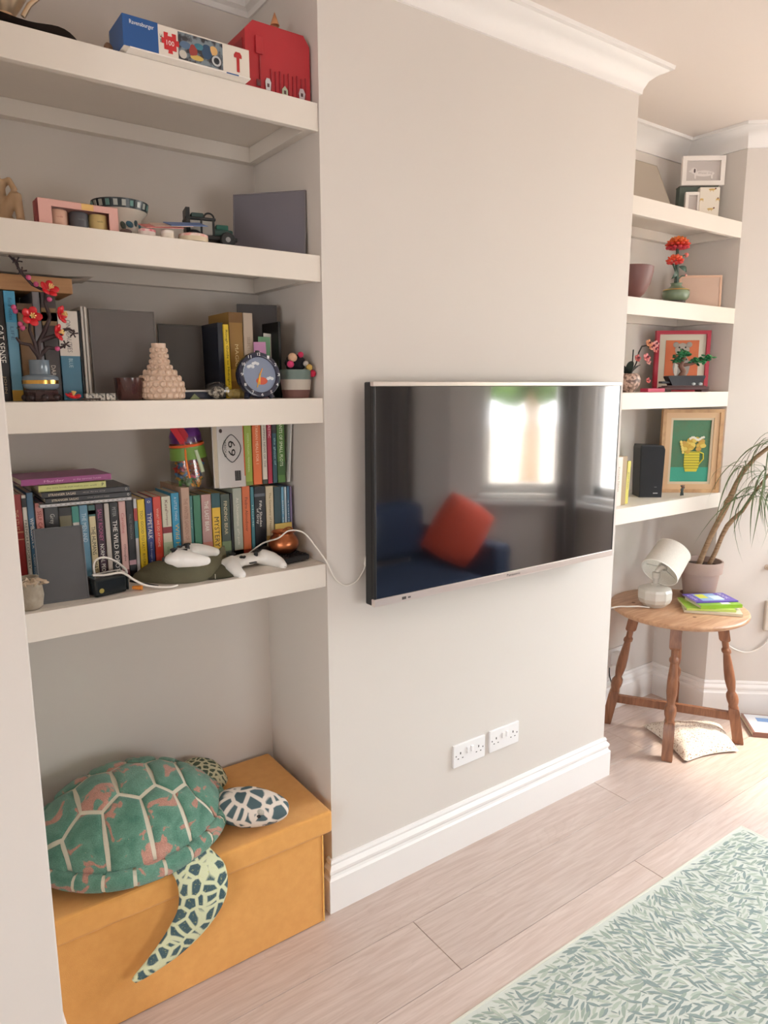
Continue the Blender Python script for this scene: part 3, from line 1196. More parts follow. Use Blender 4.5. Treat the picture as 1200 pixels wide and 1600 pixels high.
flat_book('picture_book', 'cream paperback at the bottom of the pile on the round table', (2.940, -.062), RAD(-52), .235, .165, .012, (214, 204, 180), z=tb)
flat_book('picture_book', 'pale green and yellow book second from the bottom of the table pile', (2.932, -.045), RAD(-44), .205, .160, .010, (196, 214, 110), z=tb+.0125, extra=bk_a)
flat_book('picture_book', 'lime green thick book under the purple one on the round table', (2.957, -.062), RAD(-31), .190, .145, .015, (142, 186, 54), z=tb+.0230, extra=bk_b)
flat_book('picture_book', 'thin purple and blue picture book topmost on the round table', (2.968, -.040), RAD(-30), .195, .125, .006, (104, 84, 176), z=tb+.0385, extra=bk_c)

# ------------------------------------------------------------------ things on the floor by the table
cush = thing('floor_cushion', 'cream speckled cushion on the floor under the round table', 'cushion', (2.90, -.035, 0), RAD(-8))
M_CUSH = mat((236, 226, 212), .95, noise=(150, .03), alt=(160, 128, 104), bump=(150, .9), spec=.1)
for _q in M_CUSH.node_tree.nodes:
    if _q.type == 'VALTORGB':
        _q.color_ramp.elements[0].position = .36
        _q.color_ramp.elements[1].position = .43
corners = [(-.12, .17), (.21, -.01), (.07, -.20), (-.215, -.155)]


def cushion(top):
    def f(a, b):
        A, B, Cc, D = [Vector((x, y)) for x, y in corners]
        p = (A*(1-a)+B*a)*(1-b)+(D*(1-a)+Cc*a)*b
        ea, eb = 4*a*(1-a), 4*b*(1-b)
        p = p*(1-.10*((1-ea)*eb+(1-eb)*ea))
        h = (ea*eb)**.36
        wob = .004*math.sin(p.x*60)*math.cos(p.y*50)*h
        return (p.x, p.y, .010+(.062*h+wob if top else -.0085*h))
    return f


obj('cover', MB().grid(cushion(True), 26, 26).grid(cushion(False), 26, 26), M_CUSH, cush, sharp=100)


def fl_extra(t, w, d, h):
    panel(t, -w*.46, -d*.46, w*.46, d*.46, h, (226, 230, 236))
    panel(t, -w*.3, d*.1, w*.3, d*.3, h+.0005, (120, 160, 214))
    panel(t, -w*.1, -d*.35, w*.35, -d*.1, h+.0005, (206, 214, 90))


flat_book('picture_book', 'white covered picture book lying on the floor near the skirting', (3.30, -.235), RAD(-47), .27, .20, .022, (136, 96, 84), z=.0005, extra=fl_extra)

# plugs and cords behind the chimney breast
so = thing('plug_socket', 'white socket with plugged-in adaptor behind the round table', 'socket', (2.88, YB-.0155, .275))
obj('faceplate', MB().b2((-.073, -.009, -.043), (.073, 0, .043), bev=.002), M_WHITE, so)
obj('plug', MB().b2((-.055, -.055, -.035), (-.005, -.0092, .03), bev=.006), M_WHITE, so)
obj('plug', MB().b2((.015, -.04, -.03), (.06, -.0092, .02), bev=.006), mat((214, 208, 204), .4), so)
o = obj('power_cable', MB().cord([(2.85, .325, .27), (2.845, .32, .19), (2.87, .33, .10), (2.875, .345, .03), (2.84, .345, .0055), (2.76, .34, .0055), (2.62, .28, .0055), (2.52, .22, .0055)], .0035, 8), M_CORD)
tag(o, 'white cord hanging from the wall plug and trailing over the floor', 'cord')
o = obj('power_cable', MB().cord([(2.80, YB-.04, .235), (2.79, YB-.05, .2), (2.80, YB-.06, .14), (2.785, YB-.055, .06), (2.78, YB-.06, .006)], .0028, 8), M_BLACK)
tag(o, 'thin black cord hanging behind the white plug by the table leg', 'cord')
nb = Vector((-.645, -.765, 0))


def bay(s, z, off):
    p = Vector((XE+.765*s, YE-.645*s, z))+nb*off
    return p


o = obj('power_cable', MB().cord([bay(.05, .40, .012), bay(.10, .345, .012), bay(.17, .318, .012), bay(.23, .335, .012), bay(.28, .39, .012), bay(.30, .44, .012)], .0042, 8), M_CORD)
tag(o, 'white cord looping low on the sunlit wall beside the round table', 'cord')
ad = MB().b2((-.03, -.022, -.075), (.05, 0, .075), bev=.006)
o = obj('wall_adaptor', ad, mat((206, 196, 182), .5), loc=bay(.277, .505, .0005), rot=(0, 0, math.atan2(-.645, .765)))
tag(o, 'beige power adaptor box on the wall under the dragon tree', 'adaptor')
hk = thing('wall_hook', 'small beige hook on the wall beneath the dragon tree leaves', 'hook', bay(.245, .742, .0005), math.atan2(-.645, .765))
obj('plate', MB().lathe([(0, 0), (.014, 0), (.014, .004), (0, .005)], 16, Matrix.Rotation(PI/2, 4, 'X')), mat((196, 178, 160), .5), hk)
obj('peg', MB().tube([(0, -.004, 0), (0, -.018, -.002), (.012, -.026, -.006)], [.006, .006, .009], 10), mat((196, 178, 160), .5), hk)

# ------------------------------------------------------------------ the part of the room the screen mirrors
M_NAVY = mat((38, 54, 82), .9, bump=(300, .4))
sofa = thing('sofa', 'navy sofa facing the television beside the bay window', 'sofa', (2.045, -2.0, 0))
obj('base', MB().b2((-1.0, -.42, .08), (1.0, .42, .26), bev=.02), M_NAVY, sofa)
for x in (-.48, .48):
    obj('seat_cushion', MB().b2((x-.475, -.20, .262), (x+.475, .45, .44), bev=.05, seg=4), M_NAVY, sofa)
    obj('back_cushion', MB().b2((x-.475, -.42, .442), (x+.475, -.20, .82), bev=.06, seg=4), M_NAVY, sofa)
for x in (-1.06, 1.06):
    obj('armrest', MB().b2((x-.08, -.44, .06), (x+.08, .44, .62), bev=.04, seg=3), M_NAVY, sofa)
for x in (-.95, .95):
    for y in (-.36, .36):
        obj('foot', MB().lathe([(.02, .001), (.028, .08), (0, .08)], 12, c=(x, y, 0)), mat((60, 44, 34), .5), sofa)


def pillow(w, h, t):
    mb = MB()
    for s_ in (1, -1):
        mb.grid(lambda a, b: ((a-.5)*w*(1-.08*(1-4*b*(1-b))), s_*t*((16*a*(1-a)*b*(1-b))**.45), (b-.5)*h*(1-.08*(1-4*a*(1-a)))), 16, 16)
    return mb


o = obj('throw_pillow', pillow(.40, .40, .08), mat((206, 78, 52), .85, bump=(300, .3)), loc=(2.83, -1.68, .725), rot=(RAD(-8), RAD(30), RAD(8)), sharp=90)
tag(o, 'orange throw pillow standing on the navy sofa', 'pillow')
o = obj('throw_pillow', pillow(.42, .36, .08), mat((216, 210, 204), .85), loc=(2.2, -2.02, .67), rot=(RAD(-20), 0, 0), sharp=90)
tag(o, 'pale grey throw pillow leaning on the navy sofa back', 'pillow')


def curtain(cx, cy, th, w, label):
    mb = MB()
    mb.grid(lambda a, b: ((a-.5)*w, .028*math.sin(a*PI*2*w/.075), .05+2.45*b), 60, 4)
    mb.grid(lambda a, b: ((a-.5)*w, .028*math.sin(a*PI*2*w/.075)+.006, .05+2.45*b), 60, 4)
    o = obj('curtain', mb, mat((128, 122, 120), .9), loc=(cx, cy, 0), rot=(0, 0, th), sharp=90)
    tag(o, label, 'curtain')


curtain(XE-.07, -2.78, PI/2, .36, 'grey curtain hanging beside the far bay window')
curtain(BC[0]-.12, -1.60, PI/2, .16, 'narrow grey curtain hanging at the bay corner')
# outside
g = obj('street', MB().b2((4.5, -26, -.65), (40, 22, -.55)), mat((146, 132, 118), .9))
g['kind'] = 'structure'
RT = random.Random(3)


def treef(a, b):
    a = min(max(a, .001), .999)
    t, p = a*PI, 2*PI*b
    r = 1.5*(1+.18*math.sin(5*p+3*t)*math.sin(t*4)+.10*math.sin(11*p)*math.sin(9*t))
    return (r*math.sin(t)*math.cos(p), r*math.sin(t)*math.sin(p), r*1.0*math.cos(t)+3.6)


tr = thing('street_tree', 'leafy green tree outside the bay window', 'tree', (8.4, -6.3, -.55))
obj('trunk', MB().tube([(0, 0, 0), (.05, 0, 1.4), (0, .05, 3.2)], [.18, .14, .10], 10), M_BARK, tr)
obj('crown', MB().grid(treef, 40, 48), mat((104, 138, 70), .8, noise=(4, .2), alt=(60, 90, 40)), tr)

# ================================================================== near alcove, shelf by shelf
def book(x0, x1, y, z, h, d, cover, label, titles=(), bands=(), lean=0.0, group=None, name='book', rz=0.0, rough=.4, pages=None):
    w = x1-x0-.0008
    t = thing(name, label, 'book', ((x0+x1)/2, y, z+.0004), 0, group, rot=(0, lean, rz))
    mc = mat(cover, rough)
    obj('cover', MB().b2((-w/2, 0, 0), (-w/2+.0016, d, h), bev=.0004, seg=1).b2((w/2-.0016, 0, 0), (w/2, d, h), bev=.0004, seg=1).b2((-w/2, 0, 0), (w/2, .0020, h), bev=.0006), mc, t)
    obj('pages', MB().b2((-w/2+.0016, .0021, .0012), (w/2-.0016, d-.002, h-.0012)), pages or M_PAGES, t)
    for a, b, c in bands:
        obj('spine_band', MB().b2((-w/2-.0001, -.0003, h*a), (w/2+.0001, .0022, h*b)), mat(c, rough), t)
    for s, c, fl, fh, col in titles:
        text(s, mat(col, .45), t, DOWN, (0, -.0007, h*c), h*fl, w*fh)
    return t


Z1, Z2, Z3, Z4 = [z+.0004 for z in LZ]
WHT, CRM = (236, 232, 224), (226, 216, 190)

# ---------------- lowest shelf: the row of paperbacks
YS = .175
G4 = 'books standing in the row on the lowest shelf'
K = 1.0249


def row(a, b, h, d, cov, label, titles=(), bands=(), dy=0.0, lean=0.0):
    return book(a*K, b*K, YS+dy, Z4, h, d, cov, label, titles, bands, lean, G4)


row(.228, .2560, .245, .17, (150, 40, 38), 'dark red tall hardback at the pier end of the row', [('THE ATLAS', .75, .2, .4, (196, 150, 110))], [(.62, .635, (196, 130, 100)), (.55, .56, (196, 130, 100))])
row(.2562, .2664, .242, .17, (222, 216, 204), 'thin white tall book between the dark red and the steel blue spine', [('FRENCH COOKERY', .5, .5, .5, (60, 56, 54))], [(.88, .97, (30, 30, 32))])
row(.2666, .2815, .247, .17, (70, 110, 140), 'steel blue tall book with white serif lettering on its spine', [('WIMBLEDON: A', .60, .30, .55, WHT), ('Celebration', .28, .22, .5, (200, 206, 210))])
row(.2830, .3005, .220, .13, (216, 150, 142), 'salmon pink paperback partly hidden by the grey photo panel', [('SELF CARE', .78, .26, .5, (150, 50, 50))])
row(.3020, .3335, .207, .13, (72, 72, 74), 'charcoal thick book with handwritten style title behind the photo panel', [('Grey', .86, .12, .42, (200, 196, 190))])
row(.3340, .3625, .203, .13, (120, 112, 84), 'olive brown book with dark crackle between charcoal and teal spines', (), [(.90, 1.0, (44, 42, 40))])
row(.3630, .3790, .204, .13, (206, 204, 196), 'white spine with a teal top beside the sky blue book', [('MIST', .62, .10, .45, (70, 90, 96))], [(.80, 1.0, (64, 150, 136))])
row(.3795, .4000, .205, .13, (104, 152, 178), 'sky blue paperback with pale capitals behind the white adaptor', [('THE MEN AND', .72, .36, .5, (206, 224, 232))])
row(.4010, .4170, .203, .13, (230, 214, 170), 'cream paperback with black capitals and a teal top showing a red spark', [('THE HUMANS', .55, .36, .62, (40, 40, 40)), ('MATT', .20, .16, .62, (40, 40, 40))], [(.86, 1.0, (66, 110, 106)), (.885, .935, (206, 90, 60))])
row(.4180, .4365, .205, .13, (66, 38, 56), 'dark plum paperback with pink and white capitals', [('SALLY ROONEY', .73, .40, .52, (196, 90, 140)), ('NORMAL PEOPLE', .27, .44, .52, WHT)])
row(.4380, .4505, .204, .13, (206, 196, 186), 'slim greyish white spine between plum and black paperbacks')
row(.4510, .4720, .205, .13, (32, 30, 30), 'black paperback with large white capitals between slim white and pale pink spines', [('THE WILD ROBOT', .44, .66, .52, WHT), ('PETER', .88, .12, .4, (170, 170, 166))])
row(.4730, .4905, .206, .13, (220, 178, 170), 'pale pink paperback with dark red lower end', [('Caroline', .72, .26, .45, (196, 110, 110)), ('O\'Donoghue', .34, .22, .4, (90, 60, 60))], [(0, .12, (120, 60, 66))])
row(.4910, .5090, .206, .13, (36, 34, 36), 'black paperback with tiny grey title next to pale pink one', [('FALSE PERSONA', .66, .32, .32, (130, 128, 124))], [(.17, .23, (190, 150, 160))])
row(.5095, .5185, .209, .12, (206, 204, 206), 'very thin pale grey spine against the yellow book', (), [(.72, .88, (176, 60, 52)), (.50, .72, (60, 120, 126))])
row(.5190, .5385, .206, .13, (238, 206, 44), 'bright yellow paperback with small dark lettering', [('TOO GOOD TO LAST: RIVERS', .50, .72, .36, (120, 104, 40))])
row(.5390, .5580, .208, .13, (58, 74, 138), 'navy blue paperback with white capitals between yellow and red spines', [('TYPETALK', .64, .34, .56, WHT), ('Otto Kroeger and Janet', .24, .38, .34, (200, 206, 224)), ('o', .95, .03, .45, WHT)])
row(.5590, .5805, .209, .13, (216, 72, 54), 'red paperback with thin cream lettering', [('WHAT WE DO AT HOME', .6, .5, .30, (240, 206, 180))], [])
row(.5810, .6060, .208, .13, (214, 212, 190), 'pale green and white paperback with a dark red flower', [('Kate', .88, .14, .30, (110, 60, 60)), ('Thompson', .72, .2, .30, (110, 60, 60)), ('the new', .25, .18, .3, (120, 150, 110))], [(0, .40, (178, 196, 166)), (.52, .60, (140, 40, 46))])
row(.6070, .6290, .215, .13, (54, 156, 196), 'bright sky blue paperback with gold script, leaning beside the tan hardback', [('A LITTLE THING', .80, .3, .32, (200, 226, 236)), ('Wild Hope', .38, .46, .62, (220, 196, 110))], lean=0)
row(.6300, .6530, .229, .17, (186, 154, 134), 'tan pinkish hardback standing taller than its neighbours', [('THE WINTER GARDEN OF', .62, .5, .45, (150, 110, 96))], [(0, .12, (40, 42, 50))], dy=-.012)
row(.6545, .6650, .203, .13, (70, 132, 130), 'slim teal paperback beside the plain green spine', [('Sunday', .7, .3, .4, (150, 190, 180))])
row(.6660, .6870, .203, .13, (62, 124, 94), 'plain bottle green spine without lettering')
row(.6880, .7165, .203, .13, (184, 146, 140), 'dusty mauve children\'s paperback with white capitals and dark hill', [('THE LAST BEAR', .70, .42, .40, WHT)], [(0, .22, (90, 64, 62)), (.22, .34, (196, 120, 100))])
row(.7175, .7420, .204, .13, (232, 190, 60), 'yellow paperback with bold black capitals and dark teal top', [('MYSTERY', .46, .42, .60, (40, 36, 30))], [(.80, 1.0, (40, 84, 88)), (0, .14, (44, 46, 40))])
row(.7430, .7700, .199, .13, (70, 84, 74), 'dark green paperback with cream title beside yellow one', [('FINDING BEAR', .66, .48, .36, (220, 206, 170))], [(.18, .32, (120, 140, 100)), (0, .10, (40, 50, 56))])
row(.7705, .7780, .199, .13, (22, 22, 24), 'very thin black spine touching the grey-green biography')
row(.7785, .8060, .213, .13, (166, 172, 156), 'grey-green biography spine with a small portrait at the foot', [('An Uncommon', .68, .38, .30, (226, 222, 210)), ('girl\'s guide', .34, .22, .3, (226, 222, 210))], [(.02, .16, (150, 110, 90)), (.09, .155, (60, 44, 40))])
row(.8065, .8310, .216, .13, (206, 108, 62), 'burnt orange paperback with dark thin lettering', [('Pedro Almodovar', .62, .46, .34, (90, 44, 34))], [(.10, .15, (150, 60, 44))])
row(.8320, .8430, .212, .13, (70, 130, 140), 'slim teal spine between burnt orange and black paperbacks', [('HOME', .6, .3, .4, (170, 206, 206))])
row(.8435, .8780, .212, .13, (34, 36, 40), 'wide black paperback with two lines of white title', [('Fifty Shades', .62, .36, .30, WHT)], [(.86, .90, (90, 96, 104))]).location.y += 0
bk = [o for o in bpy.data.objects if o.get('label', '').startswith('wide black')][0]
text('of Grey', mat(WHT, .45), bk, DOWN, (-.009, -.0007, .125), .045, .009)
row(.8790, .9035, .210, .13, (206, 192, 160), 'cream gold paperback at the copper pot end of the row', [('The Geometry of Happiness', .60, .62, .36, (120, 100, 66))], [(.22, .30, (170, 130, 70))])
row(.9045, .9270, .206, .13, (52, 78, 84), 'dark teal book with a pink blot behind the copper pot', (), [(.24, .32, (196, 140, 150))])
row(.9275, .9370, .204, .13, (110, 162, 190), 'light blue slim book behind the copper pot', [('blue sky', .6, .4, .4, WHT)])
row(.9375, .9455, .203, .13, (190, 206, 214), 'thin whitish blue booklet behind the copper pot')
row(.9460, .9550, .204, .13, (86, 128, 160), 'mid blue slim book close to the shelf end', [('stories', .6, .4, .4, (220, 226, 230))])
row(.9555, .9630, .203, .13, (140, 128, 164), 'thin lilac booklet at the chimney end of the row')

# ---------------- lying on the row
GS = 'books lying flat on the paperback row'


def lying(name, x0, x1, y, z, d, h, cover, label, titles, rz=0.0, pages=M_PAGES):
    t = thing(name, label, 'book', ((x0+x1)/2, y, z), rz, GS)
    w = x1-x0
    mc = mat(cover, .35)
    obj('cover', MB().b2((-w/2, 0, 0), (w/2, d, .0012)).b2((-w/2, 0, h-.0012), (w/2, d, h)).b2((-w/2, 0, 0), (w/2, .0015, h), bev=.0003), mc, t)
    obj('pages', MB().b2((-w/2+.002, .0016, .0013), (w/2-.002, d-.002, h-.0013)), pages, t)
    for s, cx, fl, fh, col in titles:
        text(s, mat(col, .4), t, FACE, (w*cx, -.0006, h/2), w*fl, h*fh)
    return t


zb = Z4+.2110
lying('magazine', .298, .512, .150, zb, .16, .0085, (206, 204, 204), 'pale grey spiral notebook lowest of the flat pile on the paperbacks', [('- - - - - - - - - - - - - - - - - -', 0, .9, .25, (150, 150, 150))])
lying('book', .310, .512, .148, zb+.0095, .15, .0130, (30, 26, 28), 'black flat book with cream capitals, lower of the two black ones', [('STRANGER SAGAS', -.28, .30, .40, (230, 214, 190)), ('when shadows meet', .10, .26, .22, (190, 180, 170)), ('O', .46, .025, .5, WHT)])
lying('book', .303, .508, .147, zb+.0232, .15, .0140, (34, 28, 30), 'black flat book with cream capitals, directly under the pale green one', [('STRANGER SAGAS', -.28, .30, .40, (230, 214, 190)), ('the first cry', .08, .26, .22, (190, 180, 170)), ('O', .46, .025, .5, WHT)])
lying('book', .298, .452, .150, zb+.0380, .14, .0165, (202, 204, 124), 'pale yellow-green flat book under the purple one', [('the little book that makes you', -.08, .62, .34, (120, 124, 70)), ('well', .30, .1, .3, (120, 124, 70)), ('P', .45, .03, .5, (50, 50, 40))])
lying('book', .262, .468, .155, zb+.0556, .15, .0150, (150, 44, 120), 'magenta purple flat book topmost of the pile', [('Murder', -.15, .22, .35, (220, 150, 200)), ('at the summer house', .22, .32, .3, (220, 150, 200))], rz=RAD(2.0))

# ---------------- upper row standing on the lower row
zu = Z4+.2175
G5 = 'books standing on top of the paperback row'


def up(a, b, h, cov, label, titles=(), bands=(), lean=0.0, dy=0.0, d=.13):
    return book(a*K, b*K, YS+dy, zu, h, d, cov, label, titles, bands, lean, G5)


up(.819, .842, .222, (150, 172, 62), 'lime green tall book on the upper row with small white lettering', [('GREEN FINGERS PERENNIAL', .42, .5, .26, (206, 220, 150))], [(0, .05, (120, 140, 50))])
up(.8435, .8705, .222, (220, 110, 54), 'orange book on the upper row with pale capitals', [('VEGETARIAN MEALS FOR 1', .58, .62, .30, (244, 206, 170))])
up(.8720, .8875, .221, (214, 206, 190), 'cream book on the upper row with dark capitals', [('SHIPPING NEWS OF THE', .50, .56, .40, (80, 74, 68))], [(.84, .98, (60, 56, 54)), (0, .06, (60, 66, 54))])
up(.8885, .9030, .221, (170, 40, 66), 'crimson slim book on the upper row', [('FANTASTIC', .76, .32, .5, (240, 190, 200))])
up(.9040, .9185, .220, (44, 80, 90), 'dark teal slim book on the upper row', [('the ghost of', .42, .36, .5, (150, 196, 196))], [(.66, .98, (36, 38, 40))])
up(.9195, .9440, .221, (84, 124, 60), 'leafy green book on the upper row with white capitals', [('BIG PLANTS OF SMALL PLOTS', .58, .72, .40, (226, 236, 206))], [(.10, .28, (60, 96, 48))])
book(.952*K, .959*K, YS, zu, .186, .15, (226, 226, 224), 'thin white folder leaning against the alcove side on the upper row', lean=RAD(4), group=G5)
# comic volume with a pale back cover turned outwards
cm = thing('comic_book', 'pale back-covered comic with orange spine and a big black number', 'book', (.836, .165, zu), 0, rot=(RAD(-4), RAD(3), RAD(20)))
obj('cover', MB().b2((-.098, 0, 0), (0, .003, .232), bev=.0006).b2((-.098, .020, 0), (0, .0225, .232), bev=.0006).b2((-.003, 0, 0), (.0005, .0225, .232), bev=.0006), mat((208, 204, 202), .35), cm)
obj('pages', MB().b2((-.096, .0031, .002), (-.0031, .0199, .230)), M_PAGES, cm)
obj('patterned_band', MB().b2((-.0982, -.0004, .176), (.0006, .0005, .2322)), mat((120, 92, 76), .4, noise=(160, .12), alt=(214, 190, 160)), cm)
text('69', mat((22, 22, 24), .4), cm, DOWN, (-.048, -.0008, .108), .042, .026)
text('SERIOUS', mat((70, 66, 66), .4), cm, DOWN, (-.072, -.0008, .108), .046, .008)
tor = MB()
for k in range(28):
    pass
sh_ = [(-.078+.030*(1+math.cos(a))+.004*math.cos(3*a), -.0010, .108+.038*math.sin(a)) for a in [2*PI*k/28 for k in range(29)]]
obj('emblem_outline', tor.tube(sh_, .0011, 6), mat((26, 26, 28), .4), cm)
obj('round_logo', MB().lathe([(0, 0), (.0055, 0), (.0055, .0006), (0, .0006)], 18, Matrix.Translation((-.086, -.0003, .156)) @ Matrix.Rotation(PI/2, 4, 'X')), mat((60, 40, 40), .4), cm)
bc = MB()
for k in range(9):
    bc.b2((-.040+k*.0026, -.0007, .018), (-.040+k*.0026+(.0014 if k % 3 else .0019), -.0002, .046))
o = obj('barcode', bc, mat((24, 24, 24), .5), cm)
o['kind'] = 'stuff'
obj('spine_panel', MB().b2((.0004, .0004, .03), (.0012, .0222, .2318)).b2((-.0030, -.0006, .03), (.0006, .0006, .2)), mat((222, 96, 48), .4), cm)
obj('spine_panel', MB().b2((.0004, .0004, .001), (.0012, .0222, .0298)), mat((190, 50, 50), .4), cm)
SPX = Matrix(((0, 0, 1, 0), (0, 1, 0, 0), (-1, 0, 0, 0), (0, 0, 0, 1)))
text('EGMONT PRESS', mat((244, 226, 200), .4), cm, Matrix(((0, 0, 1, 0), (0, 1, 0, 0), (-1, 0, 0, 0), (0, 0, 0, 1))), (.0014, .011, .15), .10, .011)

# ---------------- bucket of toys in a clear bag
M_CLEAR = bpy.data.materials.new('clear_plastic')
M_CLEAR.use_nodes = True
_n = M_CLEAR.node_tree.nodes
_n.remove(_n['Principled BSDF'])
_tr, _gl, _mx = _n.new('ShaderNodeBsdfTransparent'), _n.new('ShaderNodeBsdfGlossy'), _n.new('ShaderNodeMixShader')
_tr.inputs[0].default_value = (.94, .93, .92, 1)
_gl.inputs['Roughness'].default_value = 0.12
_mx.inputs[0].default_value = 0.06
M_CLEAR.node_tree.links.new(_tr.outputs[0], _mx.inputs[1])
M_CLEAR.node_tree.links.new(_gl.outputs[0], _mx.inputs[2])
M_CLEAR.node_tree.links.new(_mx.outputs[0], _n['Material Output'].inputs[0])
bx = thing('toy_bucket', 'small clear bucket of bright toy pieces with red spades on the books', 'toy bucket', (.700, .215, zu+.001))
prf = [(.046, .001), (.047, .004), (.040, .10), (.038, .135)]
tl = Matrix.Rotation(RAD(-6), 4, 'Y')
obj('bucket', MB().lathe([(0, 0), (.054, 0), (.057, .02), (.048, .10), (.043, .145), (.0445, .147), (.0435, .143), (.0475, .10), (.0562, .02), (.053, .002), (0, .002)], 28, tl), M_CLEAR, bx)
obj('green_band', MB().lathe([(.0500, .085), (.0462, .118), (.0455, .118), (.0492, .085), (.0500, .085)], 28, tl), mat((120, 160, 70), .4), bx)
obj('orange_rim', MB().lathe([(.0460, .119), (.0478, .122), (.0460, .126), (.0450, .122), (.0460, .119)], 28, tl), mat((236, 110, 60), .35), bx)
obj('purple_lid', MB().lathe([(.042, .130), (.0425, .150), (.036, .166), (.018, .172), (0, .173)], 24, tl), mat((104, 48, 130), .35), bx)
obj('handle', MB().tube([(-.030, -.036, .122), (-.034, -.048, .09), (-.032, -.053, .06), (-.026, -.050, .035)], .0028, 8), mat((240, 130, 56), .35), bx)
RB = random.Random(9)
pal = [(222, 70, 60), (240, 110, 50), (130, 60, 150), (236, 170, 50), (80, 150, 70), (70, 130, 180), (210, 60, 110), (90, 160, 60)]
for k in range(60):
    a, r, zz = RB.random()*2*PI, RB.uniform(.015, .042), RB.uniform(.013, .080)
    r *= 1-.18*zz/.08
    if zz < .03:
        c = pal[RB.choice((4, 7, 5, 3))]
    else:
        c = pal[RB.choice((0, 1, 1, 2, 3, 5, 6))]
    Mx = Matrix.Translation((r*math.cos(a)-zz*.1, r*math.sin(a), zz)) @ Matrix.Rotation(RB.random()*3, 4, Vector((RB.random(), RB.random(), RB.random()+.01)))
    g_ = MB()
    n = 5
    pts = []
    for q in range(2*n):
        rr = .0125 if q % 2 == 0 else .0065
        pts.append((rr*math.cos(PI*q/n), rr*math.sin(PI*q/n)))
    g_.zprism(pts, -.003, .003, Mx)
    obj('toy_piece', g_, mat(c, .35), bx)
for px_, c in ((-.030, (200, 30, 44)), (-.012, (176, 24, 40))):
    sp_ = MB()
    Mx = Matrix.Translation((px_, -.035, .122)) @ Matrix.Rotation(RAD(-34), 4, 'Y') @ Matrix.Rotation(RAD(8), 4, 'X')
    sp_.box((0, 0, .035), (.018, .006, .055), bev=.003, M=Mx)
    sp_.tube([Mx @ Vector((0, 0, .01)), Mx @ Vector((0, 0, -.06))], .0036, 8)
    obj('spade', sp_, mat(c, .3), bx)
obj('pale_spade_handle', MB().tube([(-.006, -.050, .11), (.010, -.052, .05)], [.005, .006], 8), mat((190, 206, 170), .35), bx)

# ---------------- in front of the row
jar = thing('tied_jar', 'pale stone textured jar tied with a raffia bow by the pier', 'jar', (.243, .045, Z4))
obj('body', MB().lathe([(0, 0), (.020, 0), (.026, .006), (.030, .03), (.028, .052), (.021, .062), (.020, .070), (.022, .074), (.017, .074), (.017, .066), (0, .06)], 24), mat((176, 164, 146), .8, noise=(60, .3), alt=(140, 128, 112), bump=(90, .8)), jar)
M_RAF = mat((200, 178, 154), .9, bump=(200, .6))
rb = MB()
for k, (dx, dy, dz) in enumerate(((.028, -.018, .004), (-.018, -.026, .008), (.034, -.008, -.004), (.010, -.03, .006))):
    rb.tube([(0, -.022, .066), (dx*.5, -.022+dy*.4, .066+abs(dz)*1.5), (dx, -.022+dy, .066+dz), (dx*.6, -.018+dy*.6, .060)], [.0022, .004, .0045, .002], 6)
obj('raffia_bow', rb, M_RAF, jar, sharp=90)
obj('raffia_band', MB().lathe([(.0215, .060), (.0235, .064), (.0215, .069), (.0200, .064), (.0215, .060)], 20), M_RAF, jar)


def photo_panel(name, label, pts_bl, pts_br, h, lean, c1, c2, border=None, th=.008, cat='photo frame', strut=True, scale=4):
    """upright frame from its two lower front corners (x, y) at height z"""
    (xa, ya), (xb, yb), z = pts_bl, pts_br[:2], pts_br[2]
    w = math.hypot(xb-xa, yb-ya)
    t = thing(name, label, cat, ((xa+xb)/2, (ya+yb)/2, z), 0, rot=(-lean, 0, math.atan2(yb-ya, xb-xa)))
    fc = mat(border or c1, .5)
    b_ = .010 if border else .003
    f = MB()
    f.b2((-w/2, 0, 0), (w/2, th, b_), bev=.001).b2((-w/2, 0, h-b_), (w/2, th, h), bev=.001).b2((-w/2, 0, b_), (-w/2+b_, th, h-b_), bev=.001).b2((w/2-b_, 0, b_), (w/2, th, h-b_), bev=.001)
    obj('frame', f, fc, t)
    obj('print', MB().b2((-w/2+b_*.8, th*.25, b_*.8), (w/2-b_*.8, th*.6, h-b_*.8)), soft_print(c1, c2, scale), t)
    obj('backing', MB().b2((-w/2+b_*.8, th*.6, b_*.8), (w/2-b_*.8, th*.98, h-b_*.8)), mat((60, 56, 52), .8), t)
    return t


photo_panel('photo_frame', 'plain dark grey photo panel standing in front of the paperback row', (.266, .062), (.372, .052, Z4), .176, RAD(12), (96, 98, 102), (70, 68, 68), scale=3)
bl = thing('power_adaptor', 'chunky black power adaptor lying at the shelf edge', 'adaptor', (.428, .068, Z4), RAD(12))
obj('body', MB().b2((-.052, -.022, .0005), (.030, .030, .046), bev=.007, seg=3), mat((20, 26, 28), .25), bl)
obj('end_cap', MB().b2((.0302, -.020, .003), (.036, .028, .044), bev=.004), mat((30, 36, 38), .2), bl)
obj('warning_dot', MB().lathe([(0, 0), (.006, 0), (.006, .0008), (0, .001)], 14, Matrix.Translation((-.036, -.0220, .016)) @ Matrix.Rotation(PI/2, 4, 'X')), mat((150, 136, 60), .5), bl)
wa = thing('charger', 'white flat charger block behind the black adaptor', 'charger', (.440, .128, Z4), RAD(10))
obj('body', MB().b2((-.040, -.022, .0005), (.036, .022, .036), bev=.006, seg=3), M_WHITE, wa)
o = obj('charging_cable', MB().cord([(.41, .105, Z4+.03), (.395, .09, Z4+.05), (.398, .09, Z4+.078), (.42, .09, Z4+.085), (.448, .095, Z4+.07), (.472, .10, Z4+.045), (.476, .11, Z4+.03)], .0028, 8), M_CORD)
tag(o, 'white cord rising in a loop over the white charger', 'cord')
